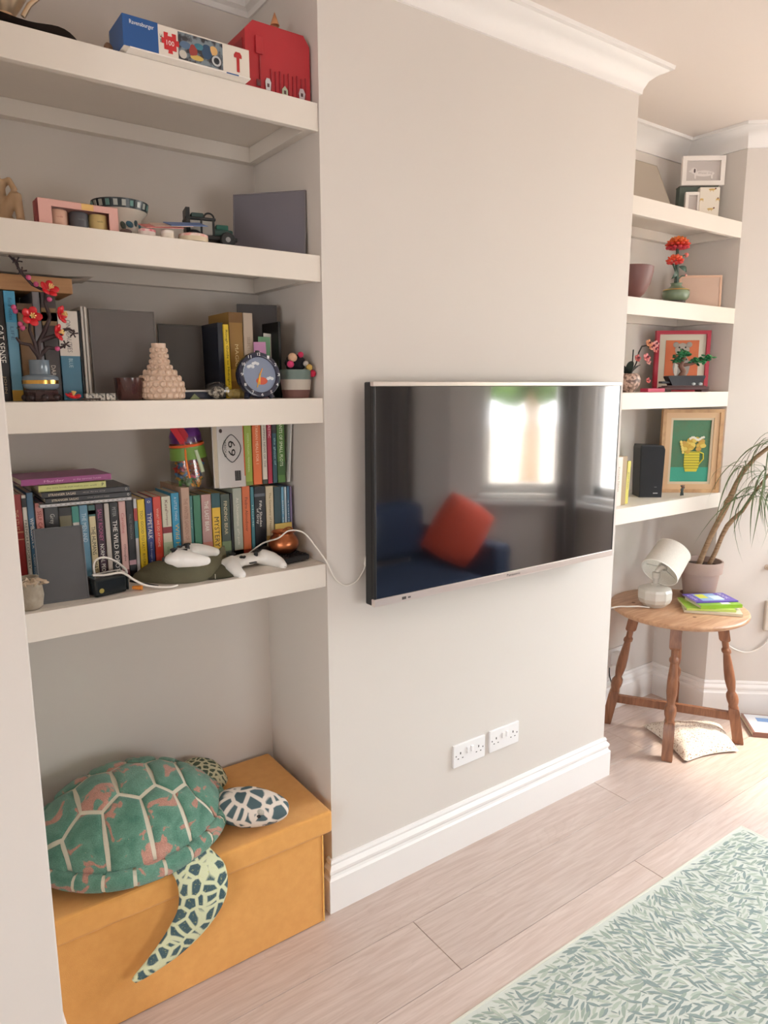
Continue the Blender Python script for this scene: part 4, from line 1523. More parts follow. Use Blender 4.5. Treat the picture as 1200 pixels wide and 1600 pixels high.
o = obj('charging_cable', MB().cord([(.385, .06, Z4+.052), (.41, .055, Z4+.0495), (.45, .050, Z4+.050), (.475, .042, Z4+.030), (.50, .034, Z4+.014), (.53, .026, Z4+.006), (.556, .016, Z4+.004), (.575, .022, Z4+.004)], .0028, 8), M_CORD)
tag(o, 'white cord lying over the black adaptor and along the shelf', 'cord')
o = obj('lighter', MB().tube([(.475, .058, Z4+.0065), (.494, .044, Z4+.0065)], [.0045, .0062], 10), mat((226, 140, 50), .35))
tag(o, 'small orange lighter beside the black adaptor', 'lighter')
o = obj('pen', MB().tube([(.478, .09, Z4+.016), (.495, .075, Z4+.012), (.535, .046, Z4+.004)], [.003, .0026, .0014], 8), M_BLACK)
tag(o, 'thin black stylus leaning near the orange lighter', 'pen')

# olive pouch
M_OLI = mat((110, 106, 82), .85, noise=(18, .35), alt=(90, 86, 66), bump=(240, .3))
pch = thing('cap', 'olive green fabric cap lying on the shelf under a white controller', 'cap', (.62, .105, Z4))


def pouchf(a, b):
    x = -.118+.250*a
    yc = .05-.055*math.sin(a*PI*.85)
    wd = .012+.070*math.sin(min(1, a*1.08)*PI)**.6
    y = yc+wd*(b-.5)*2*.85
    h = (.004+.048*math.sin(a*PI)**.5)*(1-abs(2*b-1)**2.5)
    h += .062*max(0, (a-.76)/.24)*(.3+.7*b)+.006*math.sin(a*23+b*5)*(1-abs(2*b-1))
    return (x, y, max(.0008, h))


obj('crown', MB().grid(pouchf, 36, 18).grid(lambda a, b: Vector(pouchf(a, b)[:2]+(.0006,)), 36, 18), M_OLI, pch, sharp=90)
obj('brim', MB().grid(lambda a, b: (.02+.13*a, -.055-.028*math.sin(a*PI)+.075*b*(1-.3*a), .004+.012*math.sin(a*PI)*b+.022*a*a*b), 20, 8).grid(lambda a, b: (.02+.13*a, -.055-.028*math.sin(a*PI)+.075*b*(1-.3*a), .001+.012*math.sin(a*PI)*b+.022*a*a*b), 20, 8), mat((84, 82, 62), .85, bump=(240, .3)), pch, sharp=90)
obj('label_stitch', MB().b2((.055, -.0835, .004), (.0565, -.0825, .017)), mat((206, 200, 180), .7), pch)


def ctrl_mesh():
    P = []
    for sg in (-1, 1):
        P.append(lambda mb, s=sg: mb.ell((s*.046, .010, .022), (.036, .034, .017)))
        P.append(lambda mb, s=sg: mb.tube([(s*.050, .010, .022), (s*.064, -.020, .019), (s*.070, -.048, .013), (s*.068, -.064, .010)], [.024, .021, .016, .012], 16))
        P.append(lambda mb, s=sg: mb.ell((s*.068, -.064, .010), (.0122, .0122, .0115)))
    P.append(lambda mb: mb.ell((0, .014, .024), (.060, .030, .015)))
    P.append(lambda mb: mb.ell((0, .006, .022), (.040, .024, .013)))
    return blob(P, .0032, 8)


CM = ctrl_mesh()
M_CTRL = mat((236, 234, 230), .35)


def controller(label, loc, rot):
    t = thing('game_controller', label, 'controller', loc, 0, 'white game controllers on the lowest shelf', rot=rot)
    link('body', CM, M_CTRL, t)
    for x, y in ((-.042, .018), (.022, -.002)):
        obj('thumbstick', MB().lathe([(.006, .032), (.006, .042), (.0095, .044), (.0095, .047), (.007, .048), (0, .0465)], 18, c=(x, y, 0)), M_BLACK, t)
    obj('bumper', MB().b2((-.060, .034, .018), (-.018, .047, .030), bev=.004), M_BLACK, t)
    obj('bumper', MB().b2((.018, .034, .018), (.060, .047, .030), bev=.004), M_BLACK, t)
    for k in range(4):
        obj('button', MB().lathe([(.0042, .036), (.0042, .0415), (0, .042)], 12, c=(.046+.009*math.cos(k*PI/2), .018+.009*math.sin(k*PI/2), 0)), mat((40, 40, 42), .3), t)
    obj('dpad', MB().box((-.022, -.002, .037), (.018, .006, .005), bev=.001).box((-.022, -.002, .037), (.006, .018, .005), bev=.001), M_BLACK, t)
    obj('port', MB().b2((-.011, -.0235, .019), (.011, -.016, .0225), bev=.0008), mat((50, 50, 52), .3), t)
    obj('grip_seam', MB().tube([(.0575, -.066, .008), (.068, -.0765, .008), (.0785, -.066, .008)], .0007, 5), mat((150, 148, 146), .5), t)
    return t


controller('white game controller lying in the olive cap', (.620, .072, Z4+.045), (RAD(-6), RAD(4), RAD(58)))
controller('white game controller resting on the bare shelf beside the copper pot', (.802, .090, Z4-.0015), (RAD(2), RAD(0), RAD(10)))

# copper pot
kb = thing('keypad', 'black ribbed square pad under the copper pot', 'pad', (.925, .108, Z4), RAD(8))
obj('base', MB().b2((-.050, -.052, .003), (.050, .050, .020), bev=.006, seg=3), mat((24, 24, 26), .4), kb)
for k in range(6):
    for j in range(5):
        pass
kk = MB()
for k in range(9):
    for j in range(8):
        kk.box((-.040+k*.010, -.040+j*.0112, .0212), (.007, .0075, .0025), bev=.0006, seg=1)
o = obj('studs', kk, mat((30, 30, 32), .35), kb)
o['kind'] = 'stuff'
for x in (-.035, .035):
    obj('foot', MB().b2((x-.008, -.04, 0), (x+.008, .04, .0029)), M_BLACK, kb)
pot = thing('copper_pot', 'round hammered copper pot with ring handle on the black pad', 'pot', (.922, .112, Z4+.0228))
obj('body', MB().lathe([(0, .0), (.022, 0), (.036, .008), (.0435, .022), (.0435, .034), (.037, .048), (.030, .053), (.029, .058), (.034, .061), (.035, .063), (.033, .064), (.027, .058), (.027, .052), (0, .050)], 40), mat((176, 108, 72), .32, metal=1.0, bump=(60, .35)), pot)
obj('ring_handle', MB().tube([(.016*math.cos(a), -.030, .068+.011*math.sin(a)) for a in [PI*k/14 for k in range(15)]], .0022, 8), mat((150, 90, 60), .35, metal=1.0), pot)
o = obj('note_card', MB().b2((-.028, -.002, 0), (.028, .002, .098), bev=.0005), mat((214, 186, 100), .6), loc=(.952, .1675, Z4), rot=(0, 0, RAD(3)))
tag(o, 'yellow card standing behind the copper pot', 'card')
o = obj('sunglasses_case', MB().ell((0, 0, .022), (.030, .024, .0215)), mat((26, 24, 26), .35), loc=(.872, .145, Z4), sharp=90)
tag(o, 'small rounded black case beside the copper pot', 'case')

# white cord from the shelf to the back of the television
o = obj('television_cable', MB().cord([(.80, .145, Z4+.008), (.835, .148, Z4+.030), (.862, .118, Z4+.058), (.88, .0600, Z4+.080), (.905, .045, Z4+.100), (.945, .035, Z4+.092), (.97, .010, Z4+.052), (.9955, -.010, Z4+.004), (1.02, -.010, 1.055), (1.05, -.008, 1.030), (1.07, -.008, 1.027), (1.095, -.008, 1.035), (1.115, -.010, 1.058), (1.122, -.012, 1.075)], .0022, 8), M_CORD)
tag(o, 'thin white cord drooping from the shelf to the television', 'cord')
o = obj('inline_switch', MB().tube([(1.122, -.012, 1.076), (1.124, -.013, 1.082), (1.134, -.020, 1.135), (1.136, -.022, 1.141)], [.003, .0065, .0065, .003], 10), M_CORD)
tag(o, 'white in-line cord switch hanging beside the television edge', 'switch')
o = obj('television_cable', MB().cord([(1.136, -.022, 1.142), (1.142, -.026, 1.16), (1.15, -.028, 1.19), (1.17, -.03, 1.22)], .0022, 8), M_CORD)
tag(o, 'short white cord end disappearing behind the television', 'cord')

# ---------------- third shelf
G3 = 'books on the third shelf'


def b3(x0, x1, h, d, cov, label, titles=(), bands=(), y=.12):
    return book(x0, x1, y, Z3, h, d, cov, label, titles, bands, 0, G3)


b3(.232, .2565, .240, .16, (26, 24, 24), 'black hardback with large white capitals by the pier', [('CAT SENSE', .52, .34, .55, WHT), ('JOHN', .15, .16, .3, (170, 150, 110))])
b3(.2570, .2800, .240, .16, (110, 164, 190), 'light blue paperback behind the blossom branch', [('field notes', .84, .2, .35, (50, 90, 120)), ('LIFE', .62, .12, .3, (60, 100, 130))], [(0, .10, (190, 150, 60)), (.72, 1.0, (70, 156, 196))])
b3(.2815, .3130, .215, .12, (126, 96, 66), 'tan brown book behind the blue-grey vase', (), [(.93, 1.0, (96, 70, 48))])
b3(.2815, .3130, .262, .06, (18, 18, 20), 'tall black book standing at the back behind the tan one', y=.27)
b3(.3140, .3300, .242, .16, (128, 126, 130), 'grey spine between the tan and dark brown books')
b3(.3310, .3630, .242, .16, (58, 48, 46), 'dark brown hardback with gold scrollwork and white lettering', [('DARK STAR', .20, .26, .30, (214, 206, 196))], [(.70, .86, (130, 104, 66)), (.74, .82, (70, 56, 48))])
b3(.3640, .4080, .204, .15, (58, 122, 152), 'wide blue paperback with a white top half', [('ON BEAUTIES', .72, .36, .24, (120, 120, 120)), ('BLUE', .42, .10, .2, (180, 214, 226))], [(.50, 1.0, (220, 212, 202))])
b3(.4085, .4135, .206, .15, (20, 22, 26), 'very thin black book beside the blue and white paperback')
b3(.4150, .4215, .216, .15, (214, 208, 200), 'first of two thin white booklets next to the grey panel')
b3(.4222, .4290, .215, .15, (206, 200, 192), 'second thin white booklet touching the grey panel')
# tan box lying on the books
cbx = thing('wooden_tray', 'tan wooden box lying across the tall books', 'box', (.318, .125, Z3+.2435))
obj('tray', MB().b2((-.105, 0, 0), (.085, .15, .034), bev=.001), wood((196, 150, 104), (170, 124, 84), 6, .6), cbx)
pp = thing('paper_sheets', 'curling white paper sheets on the tan box', 'paper', (.32, .13, Z3+.2780))
for k in range(3):
    obj('sheet', MB().grid(lambda a, b, k=k: (-.10+.21*a+.012*k, .0+.12*b, .0006+.002*k+.010*max(0, a-.7)*(1.5 if k else .4)+.0015*math.sin(a*9+k)*b), 16, 4), mat((214, 206, 196), .8), pp, sharp=90)

photo_panel('photo_frame', 'plain grey photo panel beside the white booklets', (.437, .128), (.594, .126, Z3), .216, RAD(3), (112, 106, 102), (88, 82, 80), scale=2.5)
photo_panel('photo_frame', 'dark brownish photo panel behind the bubble vase', (.632, .225), (.752, .222, Z3), .196, RAD(2), (96, 90, 84), (70, 64, 60), scale=2.5)
nv = thing('notebook', 'navy notebook with a white edge lying on the third shelf', 'notebook', (.70, .13, Z3))
obj('cover', MB().b2((-.06, -.05, 0), (.05, .06, .018), bev=.002), mat((34, 40, 58), .5), nv)
obj('white_edge', MB().b2((-.061, -.0510, .0181), (.051, .061, .0225)), mat((206, 204, 204), .6), nv)
# blossom branch in a vase
vs = thing('blossom_vase', 'red plum blossom branch in a blue-grey vase on a dark stand', 'vase', (.306, .055, Z3))
obj('stand', MB().lathe([(0, 0), (.034, 0), (.037, .006), (.034, .012), (.036, .020), (.034, .0245), (0, .0245)], 12), mat((56, 34, 32), .3), vs, sharp=20)
for k in range(8):
    a = 2*PI*k/8
    obj('stand_foot', MB().ell((.034*math.cos(a), .034*math.sin(a), .008), (.008, .008, .0075), u=10, v=6), mat((44, 28, 28), .3), vs)
M_VASE = mat((112, 126, 138), .2, coat=.4)
obj('vase_body', MB().lathe([(0, .025), (.030, .025), (.0365, .031), (.0375, .037), (.0375, .047), (.0360, .053), (.028, .057), (.0215, .059), (.0205, .062), (.0205, .088), (.0215, .0895), (.0180, .0895), (.018, .07), (0, .07)], 36), M_VASE, vs)
obj('gold_band', MB().lathe([(.0376, .038), (.0381, .038), (.0381, .046), (.0376, .046)], 36), mat((206, 160, 84), .2, metal=1.0), vs)
VO = Vector((.306, .055, Z3))


def V3(x, z, y=.05):
    return Vector((x, y, z))-VO


M_BR = mat((52, 34, 36), .5)
br = [[V3(.306, 1.650), V3(.308, 1.69), V3(.322, 1.715), V3(.335, 1.745), V3(.328, 1.775), V3(.330, 1.80), V3(.305, 1.812), V3(.285, 1.835), V3(.276, 1.856), V3(.264, 1.868)],
      [V3(.306, 1.655), V3(.300, 1.69), V3(.292, 1.715), V3(.294, 1.735)],
      [V3(.306, 1.66), V3(.290, 1.685), V3(.272, 1.688), V3(.264, 1.70)],
      [V3(.312, 1.695), V3(.34, 1.705), V3(.352, 1.708), V3(.362, 1.720), V3(.372, 1.722), V3(.384, 1.716)],
      [V3(.306, 1.66), V3(.325, 1.68), V3(.345, 1.678), V3(.362, 1.686)],
      [V3(.296, 1.742), V3(.278, 1.755), V3(.262, 1.758)]]
for p in br:
    n = len(p)
    obj('branch', MB().tube(p, [.0052*(1-.55*i/(n-1)) for i in range(n)], 8), M_BR, vs)


def blossom(parent, c, nrm, r, col=(206, 32, 44), stam=(240, 214, 140)):
    q = Vector(nrm).to_track_quat('Z', 'Y').to_matrix()
    f = MB()
    for k in range(5):
        a = 2*PI*k/5
        f.ell(Vector(c)+q @ Vector((r*.55*math.cos(a), r*.55*math.sin(a), r*.12)), (r*.5, r*.42, r*.16), M=q @ Matrix.Rotation(a, 3, 'Z') @ Matrix.Rotation(-.5, 3, 'Y'), u=10, v=6)
    o = obj('blossom', f, mat(col, .3), parent, sharp=90)
    s_ = MB()
    for k in range(6):
        a = 2*PI*k/6
        s_.tube([Vector(c)+q @ Vector((0, 0, r*.2)), Vector(c)+q @ Vector((r*.25*math.cos(a), r*.25*math.sin(a), r*.75))], [.0011, .0015], 5)
    obj('stamens', s_, mat(stam, .4), o)
    return o


for x, z, n, r in ((.336, 1.803, (.3, -1, .6), .021), (.296, 1.744, (.1, -1, .1), .022), (.355, 1.752, (.9, -.7, .1), .020), (.346, 1.713, (.9, -.7, .1), .019)):
    blossom(vs, V3(x, z, .044), n, r)
M_BUD = mat((206, 84, 132), .35)
for x, z in ((.298, 1.826), (.312, 1.813), (.336, 1.783), (.264, 1.762), (.267, 1.754), (.274, 1.728), (.344, 1.678), (.278, 1.720)):
    obj('bud', MB().ell(V3(x, z, .046), (.0055, .0055, .0055), u=10, v=8), M_BUD, vs)
for x, z in ((.279, 1.858), (.286, 1.838), (.362, 1.688), (.380, 1.712), (.276, 1.722)):
    tw = MB()
    for k in range(5):
        a = 2*PI*k/5+x*40
        tw.tube([V3(x, z, .048), V3(x+.010*math.cos(a), z+.009*math.sin(a), .048-.004*(k % 2))], [.0014, .0018], 5)
    obj('twig', tw, M_BR, vs)
fl = thing('loose_flower', 'single red flower lying on the shelf beside the vase', 'flower', (.366, .030, Z3+.002))
blossom(fl, (0, 0, .0065), (.1, -.2, 1), .018)
obj('stem', MB().tube([(.008, 0, .003), (.03, -.012, .002), (.055, -.014, .002)], .0018, 6), mat((60, 40, 36), .5), fl)
M_DOM = mat((206, 200, 190), .5, noise=(190, .10), alt=(70, 70, 70))
for k in range(3):
    o = obj('patterned_block', MB().b2((-.0105, -.008, 0), (.0105, .008, .0165), bev=.001), M_DOM, loc=(.404+.0225*k, .045, Z3), rot=(0, 0, RAD((4, -5, 3)[k])))
    tag(o, ('white block with black marks touching the red flower', 'middle of three white blocks with black marks', 'white block with black marks nearest the dark glass')[k], 'block', 'patterned blocks in a row')
gl = thing('dark_glass', 'small dark red glass tumbler on the third shelf', 'glass', (.497, .055, Z3))
obj('glass', MB().lathe([(0, 0), (.026, 0), (.029, .004), (.033, .052), (.0318, .052), (.028, .006), (0, .006)], 28), mat((86, 52, 48), .12, trans=.35), gl)
# bubble vase
bv = thing('bubble_vase', 'beige ceramic vase covered in round bubbles with a tapering neck', 'vase', (.575, .062, Z3))
M_BEI = mat((206, 178, 156), .35, coat=.2)
bprof = [(.0, 0), (.046, 0), (.052, .006), (.054, .022), (.052, .040), (.042, .058), (.028, .074), (.019, .095), (.0165, .128), (.017, .134), (.013, .134), (0, .12)]
obj('body', MB().lathe(bprof, 36), M_BEI, bv)
for k in range(9):
    z = .010+.0135*k
    r = next(bprof[i][0]+(bprof[i+1][0]-bprof[i][0])*(z-bprof[i][1])/max(1e-6, bprof[i+1][1]-bprof[i][1]) for i in range(1, len(bprof)-2) if bprof[i][1] <= z <= bprof[i+1][1])
    s_ = .0088 if k < 5 else .0068
    n = max(6, int(2*PI*r/(s_*1.75)))
    for j in range(n):
        a = 2*PI*(j+.5*(k % 2))/n
        if math.sin(a) > .35:
            continue
        b_ = obj('bubble', MB().lathe([(s_*.95, -.002), (s_*.85, .0018), (s_*.55, .0040), (s_*.25, .0032), (0, .0024)], 10, Matrix.Translation((r*math.cos(a), r*math.sin(a), z)) @ Matrix.Rotation(a, 4, 'Z') @ Matrix.Rotation(PI/2, 4, 'Y')), M_BEI, bv)
# folded leaf card, net bag
o = obj('folded_card', MB().zprism([(0, 0), (.028, .004), (.002, .014)], 0, .001).prism([(.002, .0012), (.014, .014), (.028, .0012)], .004, .005), mat((120, 130, 90), .6), loc=(.642, .05, Z3))
tag(o, 'small folded green card at the foot of the bubble vase', 'card')
nb_ = thing('wrapped_sweets', 'crinkled clear packet with dark and gold contents beside the clock', 'packet', (.720, .062, Z3))


def crink(R0, sx, sy, sz, ph):
    def f(a, b):
        t, p = max(.02, min(.98, a))*PI, 2*PI*b
        r = 1+.16*math.sin(5*p+ph)*math.sin(3*t)+.10*math.sin(9*p+2*ph)
        return (sx*r*math.sin(t)*math.cos(p), sy*r*math.sin(t)*math.sin(p), sz+sz*.96*math.cos(t)*min(1, r))
    return f


obj('clear_wrap', MB().grid(crink(1, .030, .018, .022, .4), 16, 20), M_CLEAR, nb_, sharp=30)
obj('contents', MB().grid(crink(1, .020, .012, .016, 2.0), 12, 16), mat((50, 48, 44), .6, noise=(120, .1), alt=(190, 184, 170)), nb_, sharp=30)
o = obj('tea_bag', MB().grid(crink(1, .026, .012, .013, 1.1), 12, 18), mat((170, 146, 84), .6, noise=(90, .3), alt=(120, 100, 50)), loc=(.772, .060, Z3), sharp=30)
tag(o, 'small gold wrapped sachet against the foot of the yellow book', 'sachet')
# books by the clock
b3(.753, .7700, .196, .13, (26, 30, 44), 'dark navy book beside the bright yellow spine', y=.125)
book(.7705, .786, .12, Z3, .192, .14, (232, 200, 50), 'bright yellow paperback with black old style lettering', [('Rough Guide to Midnight', .55, .75, .5, (40, 36, 24))], lean=RAD(-1), group=G3)
b3(.790, .8300, .226, .14, (150, 112, 46), 'thick gold marbled hardback behind the alarm clock', [('MAGIC', .5, .26, .26, (226, 206, 150))], [(.88, 1.0, (120, 84, 36)), (.20, .34, (180, 140, 60))], y=.135)
b3(.8315, .8600, .226, .14, (196, 178, 158), 'cream pinkish hardback beside the gold one', [('SELECTED', .62, .2, .3, (150, 130, 110))], y=.135)
photo_panel('photo_frame', 'dark grey photo panel behind the alarm clock', (.862, .235), (.972, .205, Z3), .262, RAD(2), (92, 86, 84), (60, 58, 60), scale=2.5)
nbk = thing('spiral_pad', 'black edged pad with loose pastel papers behind the clock', 'notepad', (.898, .10, Z3))
obj('black_cover', MB().b2((.020, 0, 0), (.028, .10, .205), bev=.001), M_BLACK, nbk)
for k, (c, x, h, dz) in enumerate((((206, 150, 190), -.022, .150, 0), ((120, 166, 130), -.010, .165, .010), ((226, 222, 214), .003, .175, .0), ((214, 206, 200), .012, .168, .0))):
    obj('loose_paper', MB().b2((-.018, 0, 0), (.018, .0012, h)), mat(c, .7), nbk, loc=(x, .02+.012*k, .0005), rot=(0, RAD(-2+3*k), 0))
# alarm clock
ck = thing('alarm_clock', 'round navy alarm clock with white numerals and orange hands', 'clock', (.821, .030, Z3))
cz = .060
cR = Matrix.Translation((0, 0, cz)) @ Matrix.Rotation(RAD(-8), 4, 'X') @ Matrix.Rotation(PI/2, 4, 'X')
M_NV = mat((34, 36, 56), .25, coat=.3)
obj('case', MB().lathe([(0, -.022), (.050, -.022), (.0585, -.012), (.0595, .004), (.0575, .010), (.050, .0125), (.0455, .010), (.0455, .008), (0, .008)], 48, cR), M_NV, ck)
obj('dial', MB().lathe([(.0452, .0082), (.0452, .0086), (0, .0086)], 40, cR), mat((124, 134, 156), .5), ck)
for k in range(12):
    a = PI/2-2*PI*(k+1)/12
    text(str(k+1), mat((226, 226, 230), .4), ck, cR, cR @ Vector((.0518*math.cos(a), .0518*math.sin(a), .0136)), .0062 if k < 9 else .0085, .0075, 'numeral')
for cx_, cy_ in ((-.024, .020), (-.010, .028), (.028, -.010)):
    cl = MB()
    for q in range(3):
        cl.ell(cR @ Vector((cx_+.006*(q-1), cy_+(.002 if q == 1 else 0), .0090)), (.005, .001, .0042), u=10, v=6)
    obj('cloud', cl, mat((206, 210, 214), .5), ck)
obj('dial_patch', MB().lathe([(0, .0088), (.016, .0088), (.016, .0091), (0, .0091)], 24, cR @ Matrix.Translation((.004, -.016, 0)), sy=.6), mat((196, 84, 58), .5), ck)
for a, L, c in ((RAD(252), .034, (236, 176, 60)), (RAD(262), .026, (240, 196, 80)), (RAD(62), .018, (226, 150, 60))):
    obj('hand', MB().tube([cR @ Vector((0, 0, .0098)), cR @ Vector((L*math.cos(a), L*math.sin(a), .0098))], [.0018, .0012], 6), mat(c, .4), ck)
obj('hub', MB().ell(cR @ Vector((0, 0, .0102)), (.003, .002, .003), u=10, v=6), mat((200, 150, 60), .4), ck)
for x in (-.030, .030):
    obj('foot', MB().tube([(x, .004, .014), (x*1.25, -.004, .001)], [.010, .007], 12), M_NV, ck)
obj('top_button', MB().lathe([(.006, .058), (.006, .0635), (0, .0645)], 14, c=(0, .002, cz-.001)), M_BLACK, ck)
# planter with pompoms
pt = thing('felt_planter', 'small tricolour pot holding dark felt with pompoms', 'planter', (.950, .066, Z3))
for z0, z1, r0, r1, c in ((0, .022, .036, .0395, (112, 74, 66)), (.0221, .050, .0395, .0420, (186, 176, 164)), (.0501, .076, .0420, .0425, (106, 122, 116))):
    obj('pot_band', MB().lathe([(0, z0), (r0, z0), (r1, z1), (r1-.004, z1), (0, z1-.003)], 32), mat(c, .6), pt)
obj('dark_felt', MB().grid(crink(1, .028, .026, .024, 1.7), 14, 20), mat((28, 26, 32), .95, bump=(300, .6)), pt, loc=(0, 0, .070), sharp=90)
for x, y, z, r, c in ((-.018, -.018, .108, .0125, (206, 170, 140)), (.006, -.02, .116, .008, (196, 50, 90)), (-.028, -.024, .090, .0095, (206, 60, 110)), (.020, -.022, .092, .008, (190, 180, 170)), (.026, -.030, .082, .009, (206, 170, 90)), (.0385, -.024, .066, .010, (190, 40, 70))):
    obj('pompom', MB().grid(lambda a, b, r=r: (r*(1+.06*math.sin(b*44)*math.sin(a*30))*math.sin(a*PI)*math.cos(2*PI*b), r*(1+.06*math.sin(b*44))*math.sin(a*PI)*math.sin(2*PI*b), r*math.cos(a*PI)), 10, 14), mat(c, .95, bump=(500, .8)), pt, loc=(x, y, z), sharp=90)

# ---------------- second shelf
M_FIG = mat((186, 156, 122), .6, noise=(25, .35), alt=(160, 130, 98))
fg = thing('seated_figurine', 'beige carved figurine sitting with bent knee on the second shelf', 'figurine', (.262, .095, Z2))
fm = blob([lambda mb: mb.tube([(0, .01, .018), (-.005, .012, .05), (-.008, .004, .085), (-.010, -.004, .10)], [.022, .024, .022, .012], 14),
           lambda mb: mb.ell((-.012, -.010, .118), (.016, .018, .020)),
           lambda mb: mb.tube([(.004, .0, .018), (.028, -.016, .062), (.031, -.018, .066)], [.015, .011, .010], 12),
           lambda mb: mb.tube([(.031, -.018, .066), (.034, -.020, .04), (.036, -.024, .006)], [.011, .009, .009], 12),
           lambda mb: mb.tube([(.004, .006, .082), (.022, -.006, .094), (.030, -.016, .072)], [.010, .008, .007], 12),
           lambda mb: mb.tube([(-.02, .004, .018), (-.035, -.016, .05), (-.03, -.03, .008)], [.014, .011, .009], 12),
           lambda mb: mb.ell((.034, -.030, .0065), (.010, .016, .0062)),
           lambda mb: mb.ell((0, .008, .012), (.036, .026, .0118))], .003, 5)
link('body', fm, M_FIG, fg)
# pink candle box
cb = thing('candle_box', 'pink gift box with a window showing three small candles', 'box', (.408, .030, Z2), RAD(1))
M_PNK = mat((220, 170, 160), .5)
w_, h_, d_ = .165, .054, .052
f = MB()
f.b2((-w_/2, 0, 0), (-w_/2+.026, .0015, h_)).b2((w_/2-.020, 0, 0), (w_/2, .0015, h_)).b2((-w_/2+.026, 0, h_-.014), (w_/2-.020, .0015, h_)).b2((-w_/2+.026, 0, 0), (w_/2-.020, .0015, .004))
f.b2((-w_/2, 0, h_-.001), (w_/2, d_, h_)).b2((-w_/2, d_-.001, 0), (w_/2, d_, h_)).b2((w_/2-.001, 0, 0), (w_/2, d_, h_)).b2((-w_/2, 0, 0), (w_/2, d_, .001))
obj('carton', f, M_PNK, cb)
obj('red_side', MB().b2((-w_/2-.0006, .004, 0), (-w_/2+.0005, .024, h_)), mat((150, 60, 66), .5), cb)
obj('red_side', MB().b2((-w_/2-.0006, .030, 0), (-w_/2+.0005, .046, h_)), mat((170, 84, 84), .5), cb)
obj('gold_patch', MB().b2((.005, -.0006, h_-.0135), (.030, 0, h_-.0005)), mat((222, 180, 110), .5), cb)
for x, c, lc in ((-.040, (214, 172, 150), (180, 120, 110)), (.004, (84, 86, 92), (130, 130, 136)), (.044, (206, 182, 122), (110, 100, 60))):
    cd = obj('candle', MB().lathe([(0, .0015), (.019, .0015), (.020, .004), (.020, .036), (.0185, .0375), (0, .0375)], 24, c=(x, .0255, 0)), mat(c, .4), cb)
    text('candle', mat(lc, .5), cd, FACE, (x, .0052, .022), .013, .004)
# patterned bowl
bw = thing('patterned_bowl', 'white bowl with dark tile band and teal painted pattern', 'bowl', (.523, .125, Z2))
obj('bowl', MB().lathe([(0, 0), (.034, 0), (.036, .006), (.042, .03), (.046, .052), (.060, .066), (.064, .086), (.061, .087), (.056, .069), (.040, .05), (.03, .012), (0, .010)], 44), mat((206, 198, 186), .3, coat=.3), bw)
bd = MB()
bd.lathe([(.0600, .0665), (.0606, .0662), (.0647, .0862), (.0640, .0865)], 44)
band = obj('dark_band', bd, mat((26, 38, 44), .3), bw)
for k in range(22):
    a = PI+2*PI*k/22
    Mx = Matrix.Rotation(a, 4, 'Z') @ Matrix.Translation((.0629, 0, .0764)) @ Matrix.Rotation(RAD(11), 4, 'Y')
    obj('tile_mark', MB().box((0, 0, 0), (.0016, .0085, .0125), bev=.0005, seg=1, M=Mx), mat((170, 176, 170) if k % 3 else (96, 140, 134), .3), band)
for k, (a, z, sy, sz, c) in enumerate(((-1.4, .034, .016, .012, (40, 88, 110)), (-1.0, .040, .010, .014, (30, 60, 70)), (-1.75, .030, .010, .016, (44, 60, 52)), (-.6, .035, .014, .012, (60, 110, 126)), (-2.2, .036, .014, .013, (36, 76, 98)))):
    obj('painted_leaf', MB().ell((0, 0, 0), (.0018, sy*.6, sz*.6), u=10, v=6), mat(c, .3), bw, loc=(.0435*math.cos(a), .0435*math.sin(a), z), rot=(RAD(20*(k % 3-1)), 0, a))
# cards, tins and toy truck
GC = 'cards and booklets lying on the second shelf'
for k, (c, x, y, rz, rx, lb) in enumerate((((206, 120, 116), .588, .032, 3, 10, 'red-pink card lying partly under a pale one on the second shelf'), ((206, 176, 160), .612, .034, -2, 10, 'pale peach card lying in the middle of the card pile'), ((96, 120, 170), .648, .034, 3, 10, 'blue card with a white edge propped on the little tins'))):
    o = obj('greeting_card', MB().b2((-.046, -.022, 0), (.046, .026, .0016), bev=.0003), mat(c, .5), loc=(x, y, Z2+.027+.006*k), rot=(RAD(rx+8), RAD(-6), RAD(rz)))
    tag(o, lb, 'card', GC)
tins = ((.553, .030, .019, .016, (206, 190, 180), (196, 70, 90), 'white tin with a pink red top at the shelf edge'), (.600, .028, .015, .019, (222, 212, 196), (226, 218, 206), 'plain white little tin between two patterned ones'), (.665, .036, .034, .018, (206, 190, 160), (214, 150, 140), 'wide flat tin with pink and white lid by the toy truck'))
for x, y, r, h, c, c2, lb in tins:
    t = thing('little_tin', lb, 'tin', (x, y, Z2), 0, 'little round tins on the second shelf')
    obj('tin_body', MB().lathe([(0, 0), (r, 0), (r*1.04, h*.4), (r, h*.8), (0, h*.8)], 26), mat(c, .4), t)
    obj('tin_lid', MB().lathe([(r*1.02, h*.55), (r*1.02, h*.9), (r*.9, h), (0, h)], 26), mat(c2, .4, noise=(60, .15), alt=(230, 222, 212)), t)
o = obj('wax_melt', MB().ell((0, 0, .006), (.014, .012, .006)), mat((86, 62, 56), .5), loc=(.505, .030, Z2), sharp=90)
tag(o, 'small brown lump in front of the pink candle box', 'candle')
tk = thing('toy_truck', 'dark green and black toy off-road truck with roof rack', 'toy truck', (.722, .088, Z2), RAD(-12))
M_TG, M_TB = mat((40, 72, 66), .35), mat((24, 26, 28), .45)
obj('chassis', MB().b2((-.055, -.026, .018), (.062, .026, .028), bev=.002), M_TB, tk)
obj('bonnet', MB().b2((.012, -.024, .028), (.060, .024, .044), bev=.004), M_TG, tk)
obj('cabin', MB().b2((-.052, -.024, .028), (.014, .024, .062), bev=.003), mat((150, 148, 142), .35), tk)
